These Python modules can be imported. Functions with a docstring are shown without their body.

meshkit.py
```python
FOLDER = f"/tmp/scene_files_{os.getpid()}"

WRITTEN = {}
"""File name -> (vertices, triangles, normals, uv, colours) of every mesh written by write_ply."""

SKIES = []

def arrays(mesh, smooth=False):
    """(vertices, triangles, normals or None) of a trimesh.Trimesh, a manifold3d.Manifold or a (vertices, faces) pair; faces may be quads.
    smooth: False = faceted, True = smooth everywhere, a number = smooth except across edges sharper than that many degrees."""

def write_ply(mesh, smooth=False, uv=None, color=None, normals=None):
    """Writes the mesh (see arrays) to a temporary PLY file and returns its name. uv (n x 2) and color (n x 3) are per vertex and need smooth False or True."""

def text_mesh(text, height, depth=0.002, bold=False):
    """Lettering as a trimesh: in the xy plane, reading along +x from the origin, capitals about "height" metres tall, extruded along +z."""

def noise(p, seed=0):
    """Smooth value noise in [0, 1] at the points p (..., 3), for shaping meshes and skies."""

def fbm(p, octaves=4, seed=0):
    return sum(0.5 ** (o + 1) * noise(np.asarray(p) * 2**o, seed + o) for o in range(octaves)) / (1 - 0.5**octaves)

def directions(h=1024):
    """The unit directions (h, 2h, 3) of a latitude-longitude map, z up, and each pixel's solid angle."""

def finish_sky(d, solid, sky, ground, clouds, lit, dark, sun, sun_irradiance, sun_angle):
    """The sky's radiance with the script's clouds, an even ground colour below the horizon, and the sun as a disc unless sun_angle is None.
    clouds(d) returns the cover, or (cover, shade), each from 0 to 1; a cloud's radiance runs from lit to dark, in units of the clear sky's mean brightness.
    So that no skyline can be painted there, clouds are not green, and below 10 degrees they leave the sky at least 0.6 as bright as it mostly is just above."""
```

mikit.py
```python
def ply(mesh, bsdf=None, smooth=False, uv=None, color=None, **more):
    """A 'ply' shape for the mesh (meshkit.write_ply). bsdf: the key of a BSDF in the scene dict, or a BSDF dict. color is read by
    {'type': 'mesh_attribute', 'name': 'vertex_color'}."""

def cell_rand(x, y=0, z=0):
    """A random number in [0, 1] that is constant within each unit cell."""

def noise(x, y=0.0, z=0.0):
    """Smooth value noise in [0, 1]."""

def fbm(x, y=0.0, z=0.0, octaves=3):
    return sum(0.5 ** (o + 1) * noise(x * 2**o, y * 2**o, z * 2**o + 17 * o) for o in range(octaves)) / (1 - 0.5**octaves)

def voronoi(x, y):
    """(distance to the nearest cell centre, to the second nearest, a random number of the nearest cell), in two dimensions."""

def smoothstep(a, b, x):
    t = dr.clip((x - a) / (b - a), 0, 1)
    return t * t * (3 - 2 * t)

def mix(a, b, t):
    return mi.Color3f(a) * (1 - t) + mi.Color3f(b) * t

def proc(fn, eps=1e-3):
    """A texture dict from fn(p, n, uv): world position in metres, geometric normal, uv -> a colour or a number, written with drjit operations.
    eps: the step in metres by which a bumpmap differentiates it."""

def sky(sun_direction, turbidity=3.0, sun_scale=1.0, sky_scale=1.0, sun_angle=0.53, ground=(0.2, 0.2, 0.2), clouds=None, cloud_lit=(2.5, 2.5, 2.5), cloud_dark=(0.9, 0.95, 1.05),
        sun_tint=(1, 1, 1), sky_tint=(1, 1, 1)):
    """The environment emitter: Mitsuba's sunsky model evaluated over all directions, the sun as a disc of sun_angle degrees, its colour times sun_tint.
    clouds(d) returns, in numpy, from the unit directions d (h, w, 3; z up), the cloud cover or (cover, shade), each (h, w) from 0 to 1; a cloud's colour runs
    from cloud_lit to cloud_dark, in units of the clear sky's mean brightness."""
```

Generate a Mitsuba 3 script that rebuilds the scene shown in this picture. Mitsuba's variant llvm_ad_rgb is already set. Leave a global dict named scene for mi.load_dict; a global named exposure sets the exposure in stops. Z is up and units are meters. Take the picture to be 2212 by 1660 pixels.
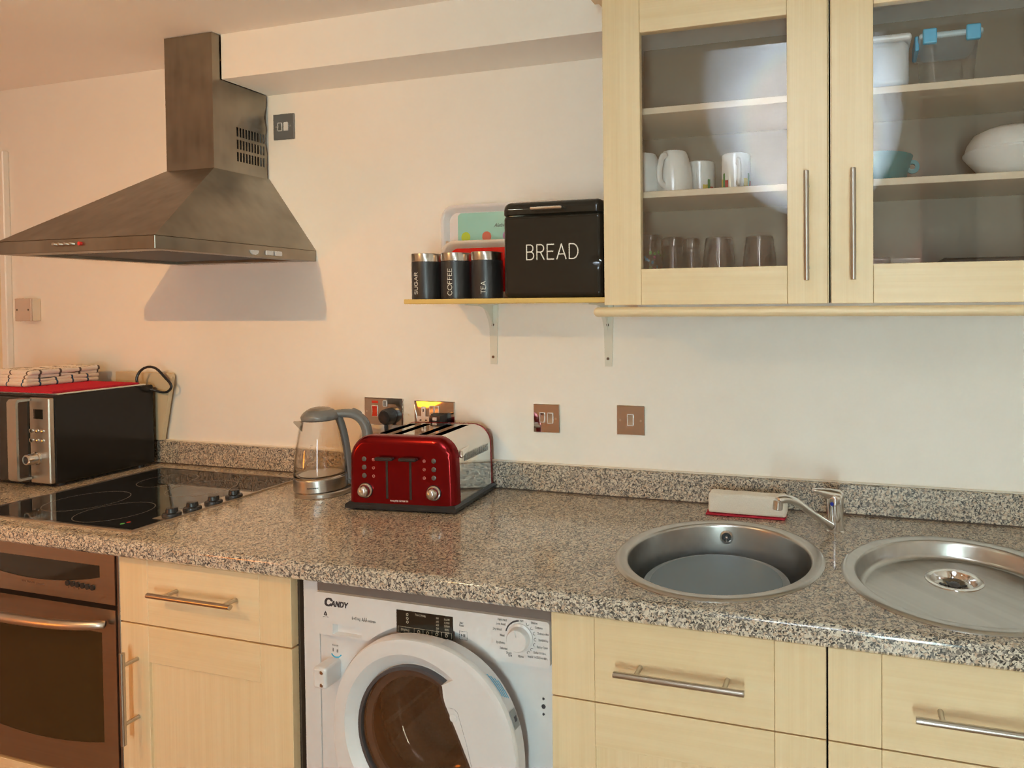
import math, random
import numpy as np, trimesh, mitsuba as mi, drjit as dr
import mikit, meshkit
from mikit import noise, fbm, voronoi, cell_rand, smoothstep, mix, proc
import manifold3d as m3
from shapely.geometry import Polygon, Point, box as sbox, LineString
from shapely import affinity
from shapely.ops import unary_union
random.seed(7); rng = np.random.default_rng(7)
PI = math.pi

# ------------------------------------------------------------------ camera, lights, exposure
scene, labels = {}, {}
exposure = -0.12
W, H, F = 2212, 1660, 1408.72
CAM = mi.ScalarTransform4f([[-0.9646194, 0.0013844, -0.2636428, 1.674246], [-0.2635593, 0.0206385, 0.9644224, -1.799156],
                            [0.0067763, 0.9997860, -0.0195435, 1.468608], [0, 0, 0, 1]])
scene['camera'] = {'type': 'perspective', 'fov': math.degrees(2 * math.atan(W / 2 / F)), 'fov_axis': 'x', 'to_world': CAM,
                   'principal_point_offset_x': -355.244 / W, 'principal_point_offset_y': 140.935 / H, 'near_clip': 0.02, 'far_clip': 60.0}
LAMP_POS, LAMP_R = (-0.17, -1.91, 2.156), 0.04
LAMP_RADIANCE = (100.0, 128.0, 98.0)
SPOT_AIM, SPOT = (-0.40, 0.0, 1.10), (4.6, 2.1, 0.42)
LANTERN_POS, LANTERN_R, LANTERN_RADIANCE = (-1.15, -2.05, 0.95), 0.16, (21.0, 4.8, 0.15)
FLASH_POS, FLASH_AIM, FLASH = (1.75, -2.05, 1.60), (1.36, -3.6, 2.77), (270.0, 340.0, 430.0)
WINDOW_RADIANCE = (27.0, 37.0, 37.0)
scene['bounce_flash'] = {'type': 'spot', 'to_world': mi.ScalarTransform4f().look_at(list(FLASH_POS), list(FLASH_AIM), [0, 0, 1]),
                         'intensity': {'type': 'rgb', 'value': list(FLASH)}, 'cutoff_angle': 19.0, 'beam_width': 2.0}

scene['spot_lamp'] = {'type': 'spot', 'to_world': mi.ScalarTransform4f().look_at(list(LAMP_POS), list(SPOT_AIM), [0, 0, 1]),
                      'intensity': {'type': 'rgb', 'value': list(SPOT)}, 'cutoff_angle': 52.0, 'beam_width': 14.0}

# ------------------------------------------------------------------ helpers
def S(h):
    c = np.array([int(h[i:i + 2], 16) for i in (0, 2, 4)]) / 255.0
    return tuple(float(x) for x in np.where(c <= 0.04045, c / 12.92, ((c + 0.055) / 1.055) ** 2.4))

def mat(name, color, rough=0.5, metallic=0.0, spec=0.5, two=True, bump=None, **kw):
    col = color if isinstance(color, dict) else {'type': 'rgb', 'value': list(color)}
    b = {'type': 'principled', 'base_color': col, 'roughness': rough, 'metallic': metallic, 'specular': spec, **kw}
    if bump: b = {'type': 'bumpmap', 'arbitrary': bump[0], 'scale': bump[1], 'bsdf': b}
    scene[name] = {'type': 'twosided', 'bsdf': b} if two else b
    return name

used = set()
def uniq(k):
    n, i = k, 0
    while n in used:
        i += 1; n = f'{k}_{i:03d}'
    used.add(n); return n

def thing(name, label, cat, group=None):
    k = uniq(name); labels[k] = {'label': label, 'category': cat}
    if group: labels[k]['group'] = group
    return k

def add(parent, name, mesh, m, smooth=30, label=None):
    k = uniq(parent + '__' + name if parent else name)
    scene[k] = mikit.ply(mesh, m, smooth=smooth)
    if label: labels[k] = {'label': label}
    return k

def solo(name, mesh, m, label, cat, group=None, smooth=30):
    k = thing(name, label, cat, group); scene[k] = mikit.ply(mesh, m, smooth=smooth); return k

def struct(name, mesh, m, smooth=30, parent=None, label=None):
    k = add(parent, name, mesh, m, smooth)
    labels[k] = {'kind': 'structure'}
    if label: labels[k]['label'] = label
    return k

def cat(*ms): return trimesh.util.concatenate([m for m in ms if m is not None])

def bx(x0, x1, y0, y1, z0, z1, c=0.0):
    if c <= 0:
        m = trimesh.creation.box((x1 - x0, y1 - y0, z1 - z0)); m.apply_translation(((x0 + x1) / 2, (y0 + y1) / 2, (z0 + z1) / 2)); return m
    P = []
    for sx in (0, 1):
        for sy in (0, 1):
            for sz in (0, 1):
                p = np.array([x1 if sx else x0, y1 if sy else y0, z1 if sz else z0]); s = np.array([-1 if sx else 1, -1 if sy else 1, -1 if sz else 1]) * c
                for a in range(3):
                    q = s.copy(); q[a] = 0; P.append(p + q)
    return trimesh.Trimesh(P).convex_hull

def ball_hull(pts, n=3):
    """hull of spheres (x, y, z, r)"""
    s = trimesh.creation.icosphere(subdivisions=n - 1, radius=1.0).vertices
    return trimesh.Trimesh(np.vstack([s * p[3] + np.array(p[:3]) for p in pts])).convex_hull

def rbox(x0, x1, y0, y1, z0, z1, r, n=3):
    return ball_hull([(x, y, z, r) for x in (x0 + r, x1 - r) for y in (y0 + r, y1 - r) for z in (z0 + r, z1 - r)], n)

def frame(d):
    d = np.asarray(d, float); d /= np.linalg.norm(d)
    a = np.cross(d, [0, 0, 1.0] if abs(d[2]) < 0.9 else [1.0, 0, 0]); a /= np.linalg.norm(a)
    return d, a, np.cross(d, a)

def cyl(p0, p1, r, n=24, r1=None, cham=0.0):
    p0, p1 = np.asarray(p0, float), np.asarray(p1, float); L = np.linalg.norm(p1 - p0); d, a, b = frame(p1 - p0)
    r1 = r if r1 is None else r1
    prof = [(0, 0), (r - cham, 0), (r, cham), (r1, L - cham), (r1 - cham, L), (0, L)] if cham else [(0, 0), (r, 0), (r1, L), (0, L)]
    m = trimesh.creation.revolve(np.array(prof), sections=n)
    M = np.eye(4); M[:3, 0], M[:3, 1], M[:3, 2], M[:3, 3] = a, b, d, p0
    if np.linalg.det(M[:3, :3]) < 0: M[:3, 1] *= -1
    m.apply_transform(M); return m

def lathe(prof, c=(0, 0, 0), n=48, axis=None):
    m = trimesh.creation.revolve(np.array(prof, float), sections=n)
    if axis is not None:
        d, a, b = frame(axis); M = np.eye(4); M[:3, 0], M[:3, 1], M[:3, 2] = a, b, d
        if np.linalg.det(M[:3, :3]) < 0: M[:3, 1] *= -1
        m.apply_transform(M)
    m.apply_translation(c); return m

def tube(pts, r, n=12, caps=True, flat=1.0, up=None):
    p = np.asarray(pts, float); k = len(p); r = np.broadcast_to(r, (k,))
    t = np.gradient(p, axis=0); t /= np.linalg.norm(t, axis=1, keepdims=True)
    a0 = np.cross(t[0], up if up is not None else ([0, 0, 1.0] if abs(t[0][2]) < 0.9 else [1.0, 0, 0])); a0 /= np.linalg.norm(a0)
    V = []
    for i in range(k):
        a0 = a0 - t[i] * a0.dot(t[i]); a0 /= np.linalg.norm(a0); b0 = np.cross(t[i], a0)
        th = np.arange(n) * 2 * PI / n
        V.append(p[i] + r[i] * (np.cos(th)[:, None] * a0 + flat * np.sin(th)[:, None] * b0))
    V = np.vstack(V); Fc = []
    for i in range(k - 1):
        for j in range(n):
            q = [i * n + j, i * n + (j + 1) % n, (i + 1) * n + (j + 1) % n, (i + 1) * n + j]
            Fc += [[q[0], q[1], q[2]], [q[0], q[2], q[3]]]
    if caps:
        V = np.vstack([V, p[:1], p[-1:]]); c0, c1 = k * n, k * n + 1
        for j in range(n):
            Fc += [[c0, (j + 1) % n, j], [c1, (k - 1) * n + j, (k - 1) * n + (j + 1) % n]]
    m = trimesh.Trimesh(V, Fc, process=False)
    if m.volume < 0: m.invert()
    return m

def spline(pts, n=40):
    from scipy.interpolate import CubicSpline
    p = np.asarray(pts, float); t = np.r_[0, np.cumsum(np.linalg.norm(np.diff(p, axis=0), axis=1))]
    return CubicSpline(t, p)(np.linspace(0, t[-1], n))

def extrude(poly, h):
    return cat(*[trimesh.creation.extrude_polygon(g, h, engine='earcut') for g in getattr(poly, 'geoms', [poly])])

def ext_x(poly, x0, x1):      # polygon in (y, z)
    m = extrude(poly, x1 - x0); m.apply_transform(np.array([[0, 0, 1, x0], [1, 0, 0, 0], [0, 1, 0, 0], [0, 0, 0, 1.0]])); return m

def ext_y(poly, yf, yb):      # polygon in (x, z), front face at yf
    m = extrude(poly, yb - yf); m.apply_transform(np.array([[1, 0, 0, 0], [0, 0, -1, yb], [0, 1, 0, 0], [0, 0, 0, 1.0]])); return m

def ext_z(poly, z0, z1):
    m = extrude(poly, z1 - z0); m.apply_translation((0, 0, z0)); return m

def rrect(x0, x1, y0, y1, r, n=8):
    return sbox(x0 + r, y0 + r, x1 - r, y1 - r).buffer(r, quad_segs=n)

def mfold(m):
    return m3.Manifold(m3.Mesh(np.asarray(m.vertices, np.float32), np.asarray(m.faces, np.uint32)))

def tm(man):
    q = man.to_mesh(); return trimesh.Trimesh(np.asarray(q.vert_properties[:, :3], float), np.asarray(q.tri_verts), process=False)

def minus(a, *bs):
    A = mfold(a)
    for b in bs: A = A - mfold(b)
    return tm(A)

def text_front(s, h, x, z, y, depth=0.0004, bold=False, width=None, center=False, rot=0.0, slant=0.0):
    """lettering on a face that looks towards -y; x, z = lower left corner"""
    m = meshkit.text_mesh(s, h, depth, bold)
    lo, hi = m.bounds
    if width: m.apply_scale([width / (hi[0] - lo[0]), 1, 1]); lo, hi = m.bounds
    if center: m.apply_translation((-(lo[0] + hi[0]) / 2, 0, 0))
    else: m.apply_translation((-lo[0], 0, 0))
    if slant: m.vertices[:, 0] += slant * m.vertices[:, 1]
    if rot: m.apply_transform(trimesh.transformations.rotation_matrix(rot, [0, 0, 1]))
    m.apply_transform(np.array([[1, 0, 0, x], [0, 0, -1, y], [0, 1, 0, z], [0, 0, 0, 1.0]])); return m

def arc(cx, cz, rx, rz, a0, a1, n=14):
    return [(cx + rx * math.cos(math.radians(t)), cz + rz * math.sin(math.radians(t))) for t in np.linspace(a0, a1, n)]
STROKES = {'S': (.54, [arc(.27, .745, .25, .245, 25, 270) + arc(.27, .26, .26, .25, 85, -155)]), 'U': (.56, [[(0, 1)] + arc(.28, .28, .28, .28, 180, 360) + [(.56, 1)]]),
 'G': (.74, [arc(.38, .5, .38, .5, 45, 345) + [(.74, .45), (.42, .45)]]), 'A': (.68, [[(0, 0), (.34, 1), (.68, 0)], [(.12, .33), (.56, .33)]]),
 'R': (.54, [[(0, 0), (0, 1), (.28, 1)] + arc(.28, .75, .24, .25, 90, -90) + [(0, .5)], [(.26, .5), (.54, 0)]]), 'C': (.70, [arc(.40, .5, .40, .5, 45, 315)]), 'O': (.86, [arc(.43, .5, .43, .5, 0, 360, 28)]),
 'F': (.46, [[(0, 0), (0, 1), (.46, 1)], [(0, .53), (.41, .53)]]), 'E': (.48, [[(.48, 0), (0, 0), (0, 1), (.48, 1)], [(0, .53), (.43, .53)]]), 'T': (.56, [[(0, 1), (.56, 1)], [(.28, 1), (.28, 0)]]),
 'B': (.54, [[(0, 0), (0, 1), (.27, 1)] + arc(.27, .76, .22, .24, 90, -90) + [(0, .52)], [(.27, .52)] + arc(.28, .26, .26, .26, 90, -90) + [(0, 0)]]), 'D': (.64, [[(0, 0), (0, 1), (.24, 1)] + arc(.24, .5, .40, .5, 90, -90, 20) + [(0, 0)]])}
def stroke_text(word, h, stroke, gap=.20, depth=.0006):
    x, g = 0.0, []
    for ch in word:
        w, ls = STROKES[ch]
        g += [LineString([((x + a) * h, b * h) for a, b in l]).buffer(stroke / 2, quad_segs=3) for l in ls]; x += w + gap
    return extrude(unary_union(g), depth)
def wrap_text(s, h, c, R, a, z, length):
    """lettering running up a cylinder"""
    m = stroke_text(s, h, h * .095)
    m = m.subdivide_to_size(0.003)
    lo, hi = m.bounds; m.apply_scale([length / (hi[0] - lo[0]), 1, 1]); lo, hi = m.bounds
    v = m.vertices; ang = a - (v[:, 1] - h / 2) / R; rr = R + v[:, 2]
    m.vertices = np.stack([c[0] + rr * np.cos(ang), c[1] + rr * np.sin(ang), z + v[:, 0] - lo[0]], 1)
    if m.volume < 0: m.invert()
    return m

def cyl_patch(c, R, a0, a1, z0, z1, t=0.0006, n=10):
    V, Fc = [], []
    for i in range(n + 1):
        a = a0 + (a1 - a0) * i / n
        for z in (z0, z1): V.append((c[0] + (R + t) * math.cos(a), c[1] + (R + t) * math.sin(a), z))
    for i in range(n):
        q = [2 * i, 2 * i + 2, 2 * i + 3, 2 * i + 1]; Fc += [[q[0], q[1], q[2]], [q[0], q[2], q[3]]]
    return trimesh.Trimesh(V, Fc, process=False)

# ------------------------------------------------------------------ materials
def wood(vert, k0, k1, seed):
    def fn(p, n, uv):
        a = p.x + 0.7 * p.y
        u, v = (a, p.z) if vert else (p.z, a)
        g = fbm(u * 90 + seed, v * 2.2, 3.0 + seed, 3)
        f = fbm(u * 420 + seed, v * 7, 1.0, 2)
        w = noise(u * 9 + 0.8 * noise(v * 3, seed), v * 1.1, seed)
        t = dr.clip(0.15 + 0.55 * g + 0.30 * w + 0.25 * (f - 0.5), 0, 1)
        return mix(k1, k0, t)
    return proc(fn)
MAPLE0, MAPLE1 = (0.80, 0.655, 0.43), (0.68, 0.50, 0.27)
MV = mat('maple_upright', wood(True, MAPLE0, MAPLE1, 1.0), 0.38, spec=0.4)
MH = mat('maple_level', wood(False, MAPLE0, MAPLE1, 5.0), 0.38, spec=0.4)
PINE = mat('varnished_pine', wood(False, (0.76, 0.56, 0.20), (0.60, 0.40, 0.12), 9.0), 0.25)
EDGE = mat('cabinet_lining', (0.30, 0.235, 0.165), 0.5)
SHELFM = mat('shelf_edge', (0.62, 0.51, 0.37), 0.5)
GAPM = mat('dark_gap', (0.06, 0.035, 0.02), 0.7)

def granite(p, n, uv):
    a, b = p.x, p.y + p.z
    wa = a + 0.004 * (noise(a * 260, b * 260, 2.0) - 0.5); wb = b + 0.004 * (noise(a * 260, b * 260, 9.0) - 0.5)
    d, e, r = voronoi(wa * 250, wb * 250)
    d2, e2, r2 = voronoi(wa * 480 + 31, wb * 480 + 17)
    c = mix((0.60, 0.54, 0.45), (0.50, 0.38, 0.28), smoothstep(0.80, 0.82, r))
    c = mix(c, (0.30, 0.26, 0.225), smoothstep(0.42, 0.40, r) * 0.75)
    c = mix(c, (0.17, 0.15, 0.13), smoothstep(0.20, 0.18, r))
    c = mix(c, (0.03, 0.028, 0.026), smoothstep(0.23, 0.20, r2))
    c = mix(c, (0.72, 0.66, 0.57), smoothstep(0.90, 0.93, r2))
    return c
GRAN = mat('granite_worktop', proc(granite), 0.13, spec=0.55)
GRAN2 = mat('granite_matt', proc(granite), 0.3, spec=0.4)
WALL = mat('wall_paint', proc(lambda p, n, uv: mix((0.80, 0.765, 0.705), (0.84, 0.81, 0.755), fbm(p.x * 3, p.z * 3, p.y * 3, 3))), 0.75, spec=0.2)
CEIL = mat('ceiling_paint', (0.80, 0.755, 0.69), 0.8, spec=0.15)
GLOSSW = mat('white_gloss', (0.80, 0.77, 0.71), 0.3)
FLOOR = mat('floor_wood', wood(False, (0.36, 0.20, 0.095), (0.25, 0.135, 0.065), 3.0), 0.35)

def brushed(c0, c1, kx, kz, s):
    return proc(lambda p, n, uv: mix(c0, c1, fbm(p.x * kx + p.y * kx, p.z * kz, s, 3)))
STEEL = mat('brushed_steel', brushed((0.50, 0.48, 0.45), (0.64, 0.62, 0.59), 3, 400, 2.0), 0.28, 1.0)
SINKM = mat('sink_steel', brushed((0.50, 0.48, 0.455), (0.62, 0.60, 0.57), 40, 40, 5.0), 0.30, 1.0)
def hood_fn(p, n, uv):
    s = fbm(p.x * 9, p.y * 9, p.z * 9, 4); t = fbm(p.x * 40, p.y * 40, p.z * 5 + 4, 3)
    return mix((0.15, 0.13, 0.105), (0.42, 0.385, 0.325), dr.clip(0.15 + 0.8 * s + 0.3 * (t - 0.5), 0, 1))
HOODM = mat('hood_steel', proc(hood_fn), 0.33, 1.0)
HOODD = mat('hood_filter', (0.06, 0.055, 0.05), 0.5, 0.6)
CHROME = mat('chrome', (0.80, 0.79, 0.77), 0.07, 1.0)
MIRROR = mat('polished_chrome', (0.58, 0.55, 0.52), 0.03, 1.0)
NICKEL = mat('brushed_nickel', (0.50, 0.46, 0.41), 0.27, 1.0)
STONE = mat('hob_frame_steel', (0.60, 0.56, 0.51), 0.25, 1.0)
HOBG = mat('hob_glass', (0.008, 0.008, 0.008), 0.035, spec=0.6)
RING = mat('hob_ring_print', (0.12, 0.11, 0.10), 0.2)
BLACKG = mat('black_gloss', (0.011, 0.010, 0.007), 0.05, spec=0.5)
BLACKS = mat('black_satin', (0.016, 0.015, 0.014), 0.33)
BLACKP = mat('black_plastic', (0.012, 0.012, 0.012), 0.35)
OVENM = mat('oven_steel', brushed((0.40, 0.34, 0.285), (0.44, 0.375, 0.315), 3, 300, 7.0), 0.34, 1.0)
OVENG = mat('oven_glass', (0.030, 0.016, 0.004), 0.07, spec=0.35)
OVENH = mat('oven_handle_steel', (0.62, 0.56, 0.50), 0.36, 1.0)
MICB = mat('microwave_casing', (0.010, 0.008, 0.006), 0.12, spec=0.28)
MICS = mat('microwave_silver', (0.50, 0.46, 0.40), 0.30, 0.9)
WHITEP = mat('white_plastic', (0.66, 0.66, 0.67), 0.28)
WHITEP2 = mat('white_enamel', (0.64, 0.645, 0.66), 0.22)
GREYP = mat('grey_kettle_plastic', (0.16, 0.165, 0.165), 0.35)
GREYL = mat('grey_liner', (0.40, 0.41, 0.42), 0.4)
INK = mat('dark_print', (0.03, 0.03, 0.035), 0.5)
INKG = mat('grey_print', (0.20, 0.20, 0.21), 0.5)
INKW = mat('pale_print', (0.75, 0.74, 0.70), 0.5)
INKB = mat('blue_print', (0.05, 0.36, 0.60), 0.5)
REDM = mat('red_metallic', (0.17, 0.002, 0.003), 0.17, 0.75, spec=0.3, clearcoat=0.12, clearcoat_gloss=0.97)
REDP = mat('red_switch', (0.50, 0.02, 0.015), 0.3)
GREENL = mat('green_print', (0.10, 0.45, 0.12), 0.4)
BULB = mat('warm_bulb_glass', (0.9, 0.85, 0.7), 0.3)
SEAL = mat('sealant', (0.70, 0.66, 0.58), 0.4)
SCREW = mat('screw_metal', (0.14, 0.11, 0.08), 0.4, 0.8)
BRACK = mat('bracket_paint', (0.66, 0.655, 0.58), 0.4)
CERAM = mat('white_china', (0.80, 0.79, 0.77), 0.12)
TEAL = mat('teal_plastic', (0.04, 0.16, 0.16), 0.35)
BLUEC = mat('blue_clip', (0.05, 0.40, 0.66), 0.35)
BOWLB = mat('blue_grey_plastic', (0.165, 0.225, 0.275), 0.5)
BOWLL = mat('blue_grey_plastic_side', (0.25, 0.31, 0.36), 0.45)
TRAYW = mat('tray_white', (0.72, 0.70, 0.71), 0.12)
TRAYB = mat('tray_turquoise', (0.30, 0.60, 0.54), 0.2)
TRAYR = mat('tray_red', (0.72, 0.012, 0.008), 0.12)
TRAYC = mat('tray_cream', (0.66, 0.58, 0.50), 0.3)
DOTG = mat('dot_lime', (0.40, 0.55, 0.05), 0.3)
DOTR = mat('dot_coral', (0.52, 0.12, 0.09), 0.3)
DOTP = mat('dot_purple', (0.32, 0.12, 0.35), 0.3)
CLOTHW = mat('cream_towelling', proc(lambda p, n, uv: mix((0.66, 0.61, 0.53), (0.78, 0.74, 0.66), noise(p.x * 700, p.y * 700, p.z * 700))), 0.95, spec=0.1, sheen=0.4)
CLOTHR = mat('red_cloth', proc(lambda p, n, uv: mix((0.36, 0.014, 0.026), (0.50, 0.03, 0.05), noise(p.x * 500, p.y * 500, p.z * 300))), 0.9, spec=0.1)
CLOTHD = mat('crimson_cloth', (0.42, 0.03, 0.05), 0.9, spec=0.1)
BOARD = mat('board_wood', (0.62, 0.50, 0.33), 0.5)
TERRA = mat('terracotta_curtain', proc(lambda p, n, uv: mix((0.20, 0.055, 0.035), (0.32, 0.10, 0.07), fbm(p.x * 60, p.z * 2, 1.0, 2))), 0.9, spec=0.1)
TAUPE = mat('taupe_lining', (0.30, 0.24, 0.19), 0.9, spec=0.1)
RUBBER = mat('grey_rubber', (0.055, 0.052, 0.055), 0.35)
DRUM = mat('drum_steel', (0.30, 0.245, 0.21), 0.3, 0.85)
STAIN = mat('hard_water_stain', (0.24, 0.16, 0.07), 0.4)
scene['pane_glass'] = {'type': 'thindielectric', 'int_ior': 1.52}
scene['clear_glass'] = {'type': 'dielectric', 'int_ior': 1.5}
scene['clear_plastic'] = {'type': 'thindielectric', 'int_ior': 1.45}
scene['smoked_glass'] = {'type': 'thindielectric', 'int_ior': 1.5, 'specular_transmittance': {'type': 'rgb', 'value': [0.80, 0.74, 0.69]}}
PANE, GLASS, CLEARP, SMOKE = 'pane_glass', 'clear_glass', 'clear_plastic', 'smoked_glass'

# ------------------------------------------------------------------ the room
XL, XR, YB, ZC = -2.6, 3.3, -3.6, 2.337
struct('wall_back', bx(XL, XR, 0.0, 0.12, -0.05, 3.7), WALL, False)
struct('wall_left', bx(XL - 0.1, XL, YB, 0.0, -0.05, 3.7), WALL, False)
struct('wall_right', bx(XR, XR + 0.1, YB, 0.0, -0.05, 3.7), WALL, False)
struct('floor', bx(XL, XR, YB, 0.0, -0.06, 0.0), FLOOR, False)
vault = Polygon([(0.0, ZC), (-0.95, ZC), (-2.6, 3.55), (YB, 3.55), (YB, 3.65), (-2.55, 3.65), (-0.90, ZC + 0.1), (0.0, ZC + 0.1)])
struct('ceiling', ext_x(vault, XL, XR), CEIL, False)
struct('ceiling_beam', bx(-0.258, XR, -0.172, 0.0, 2.197, ZC), WALL, False, label='boxed-in beam along the top of the kitchen wall')
# rear wall with a tall narrow window between two curtains
WX0, WX1, WZ0, WZ1 = 1.72, 2.30, 0.25, 1.79
rear = sbox(XL, -0.05, XR, 3.7) - sbox(WX0, WZ0, WX1, WZ1)
struct('wall_rear', ext_y(rear, YB - 0.12, YB), WALL, False)
wn = struct('window_1', ext_y(sbox(WX0, WZ0, WX1, WZ1) - sbox(WX0 + .03, WZ0 + .03, WX1 - .03, WZ1 - .03), YB - 0.09, YB - 0.05), GLOSSW, False)
k = add(wn, 'pane', bx(WX0 + .03, WX1 - .03, YB - .078, YB - .07, WZ0 + .03, WZ1 - .03), GLOSSW, False)
scene[k]['emitter'] = {'type': 'area', 'radiance': {'type': 'rgb', 'value': list(WINDOW_RADIANCE)}}
def curtain(x0, x1, folds, ztop, m):
    xs = np.linspace(x0, x1, folds * 12); V, Fc = [], []
    for x in xs:
        y = YB + 0.06 + 0.03 * math.sin((x - x0) / (x1 - x0) * folds * 2 * PI)
        V += [(x, y, 0.03), (x, y, ztop)]
    n = len(xs)
    for i in range(n - 1): Fc += [[2 * i, 2 * i + 2, 2 * i + 3], [2 * i, 2 * i + 3, 2 * i + 1]]
    return trimesh.Trimesh(V, Fc, process=False)
cu = thing('curtain', 'terracotta eyelet curtain at the right of the rear window', 'curtain')
add(cu, 'fabric', curtain(2.105, 2.225, 2, 2.92, TERRA), TERRA, True); add(cu, 'lining', curtain(2.225, 2.47, 3, 2.92, TAUPE), TAUPE, True)
solo('curtain', curtain(1.66, 1.80, 3, 2.28, TERRA), TERRA, 'short terracotta curtain at one side of the rear window, away from the pole', 'curtain', smooth=True)
solo('curtain_pole', cat(cyl((2.02, YB + .115, 2.87), (2.75, YB + .115, 2.87), .012), ball_hull([(2.00, YB + .115, 2.87, .03)])), NICKEL, 'metal curtain pole above the rear window', 'curtain pole')
# door casing at the far left of the kitchen wall
struct('trim_1', cat(bx(-1.572, -1.540, -0.022, 0, 0, 2.095, .003), bx(-2.5, -1.572, -0.022, 0, 2.055, 2.095, .003)), GLOSSW)
struct('door_1', bx(-2.5, -1.572, -0.006, 0, 0, 2.055), mat('door_paint', (0.72, 0.60, 0.42), 0.45), False)

# warm ceiling lamp, just behind the frame
lp = thing('ceiling_lamp', 'warm globe lamp hanging from the kitchen ceiling', 'lamp')
add(lp, 'base', cyl((LAMP_POS[0], LAMP_POS[1], 3.0), (LAMP_POS[0], LAMP_POS[1], 3.03), .05), NICKEL)
add(lp, 'stem', cyl((LAMP_POS[0], LAMP_POS[1] - .05, LAMP_POS[2] + .02 + LAMP_R), (LAMP_POS[0], LAMP_POS[1] - .05, 3.0), .008), NICKEL)
bulb = trimesh.creation.icosphere(subdivisions=3, radius=LAMP_R); bulb.apply_translation((LAMP_POS[0], LAMP_POS[1] - .05, LAMP_POS[2] + .02))
k = add(lp, 'bulb', bulb, BULB, True)
scene[k]['emitter'] = {'type': 'area', 'radiance': {'type': 'rgb', 'value': list(LAMP_RADIANCE)}}

ln = thing('floor_lamp', 'warm floor lamp with a round shade standing behind the camera', 'lamp')
add(ln, 'base', cyl((LANTERN_POS[0], LANTERN_POS[1], 0.0), (LANTERN_POS[0], LANTERN_POS[1], .02), .13), NICKEL)
add(ln, 'pole', cyl((LANTERN_POS[0], LANTERN_POS[1], .02), (LANTERN_POS[0], LANTERN_POS[1], LANTERN_POS[2] - LANTERN_R), .01), NICKEL)
bulb = trimesh.creation.icosphere(subdivisions=3, radius=LANTERN_R); bulb.apply_translation(LANTERN_POS)
k = add(ln, 'shade', bulb, BULB, True)
scene[k]['emitter'] = {'type': 'area', 'radiance': {'type': 'rgb', 'value': list(LANTERN_RADIANCE)}}

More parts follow.
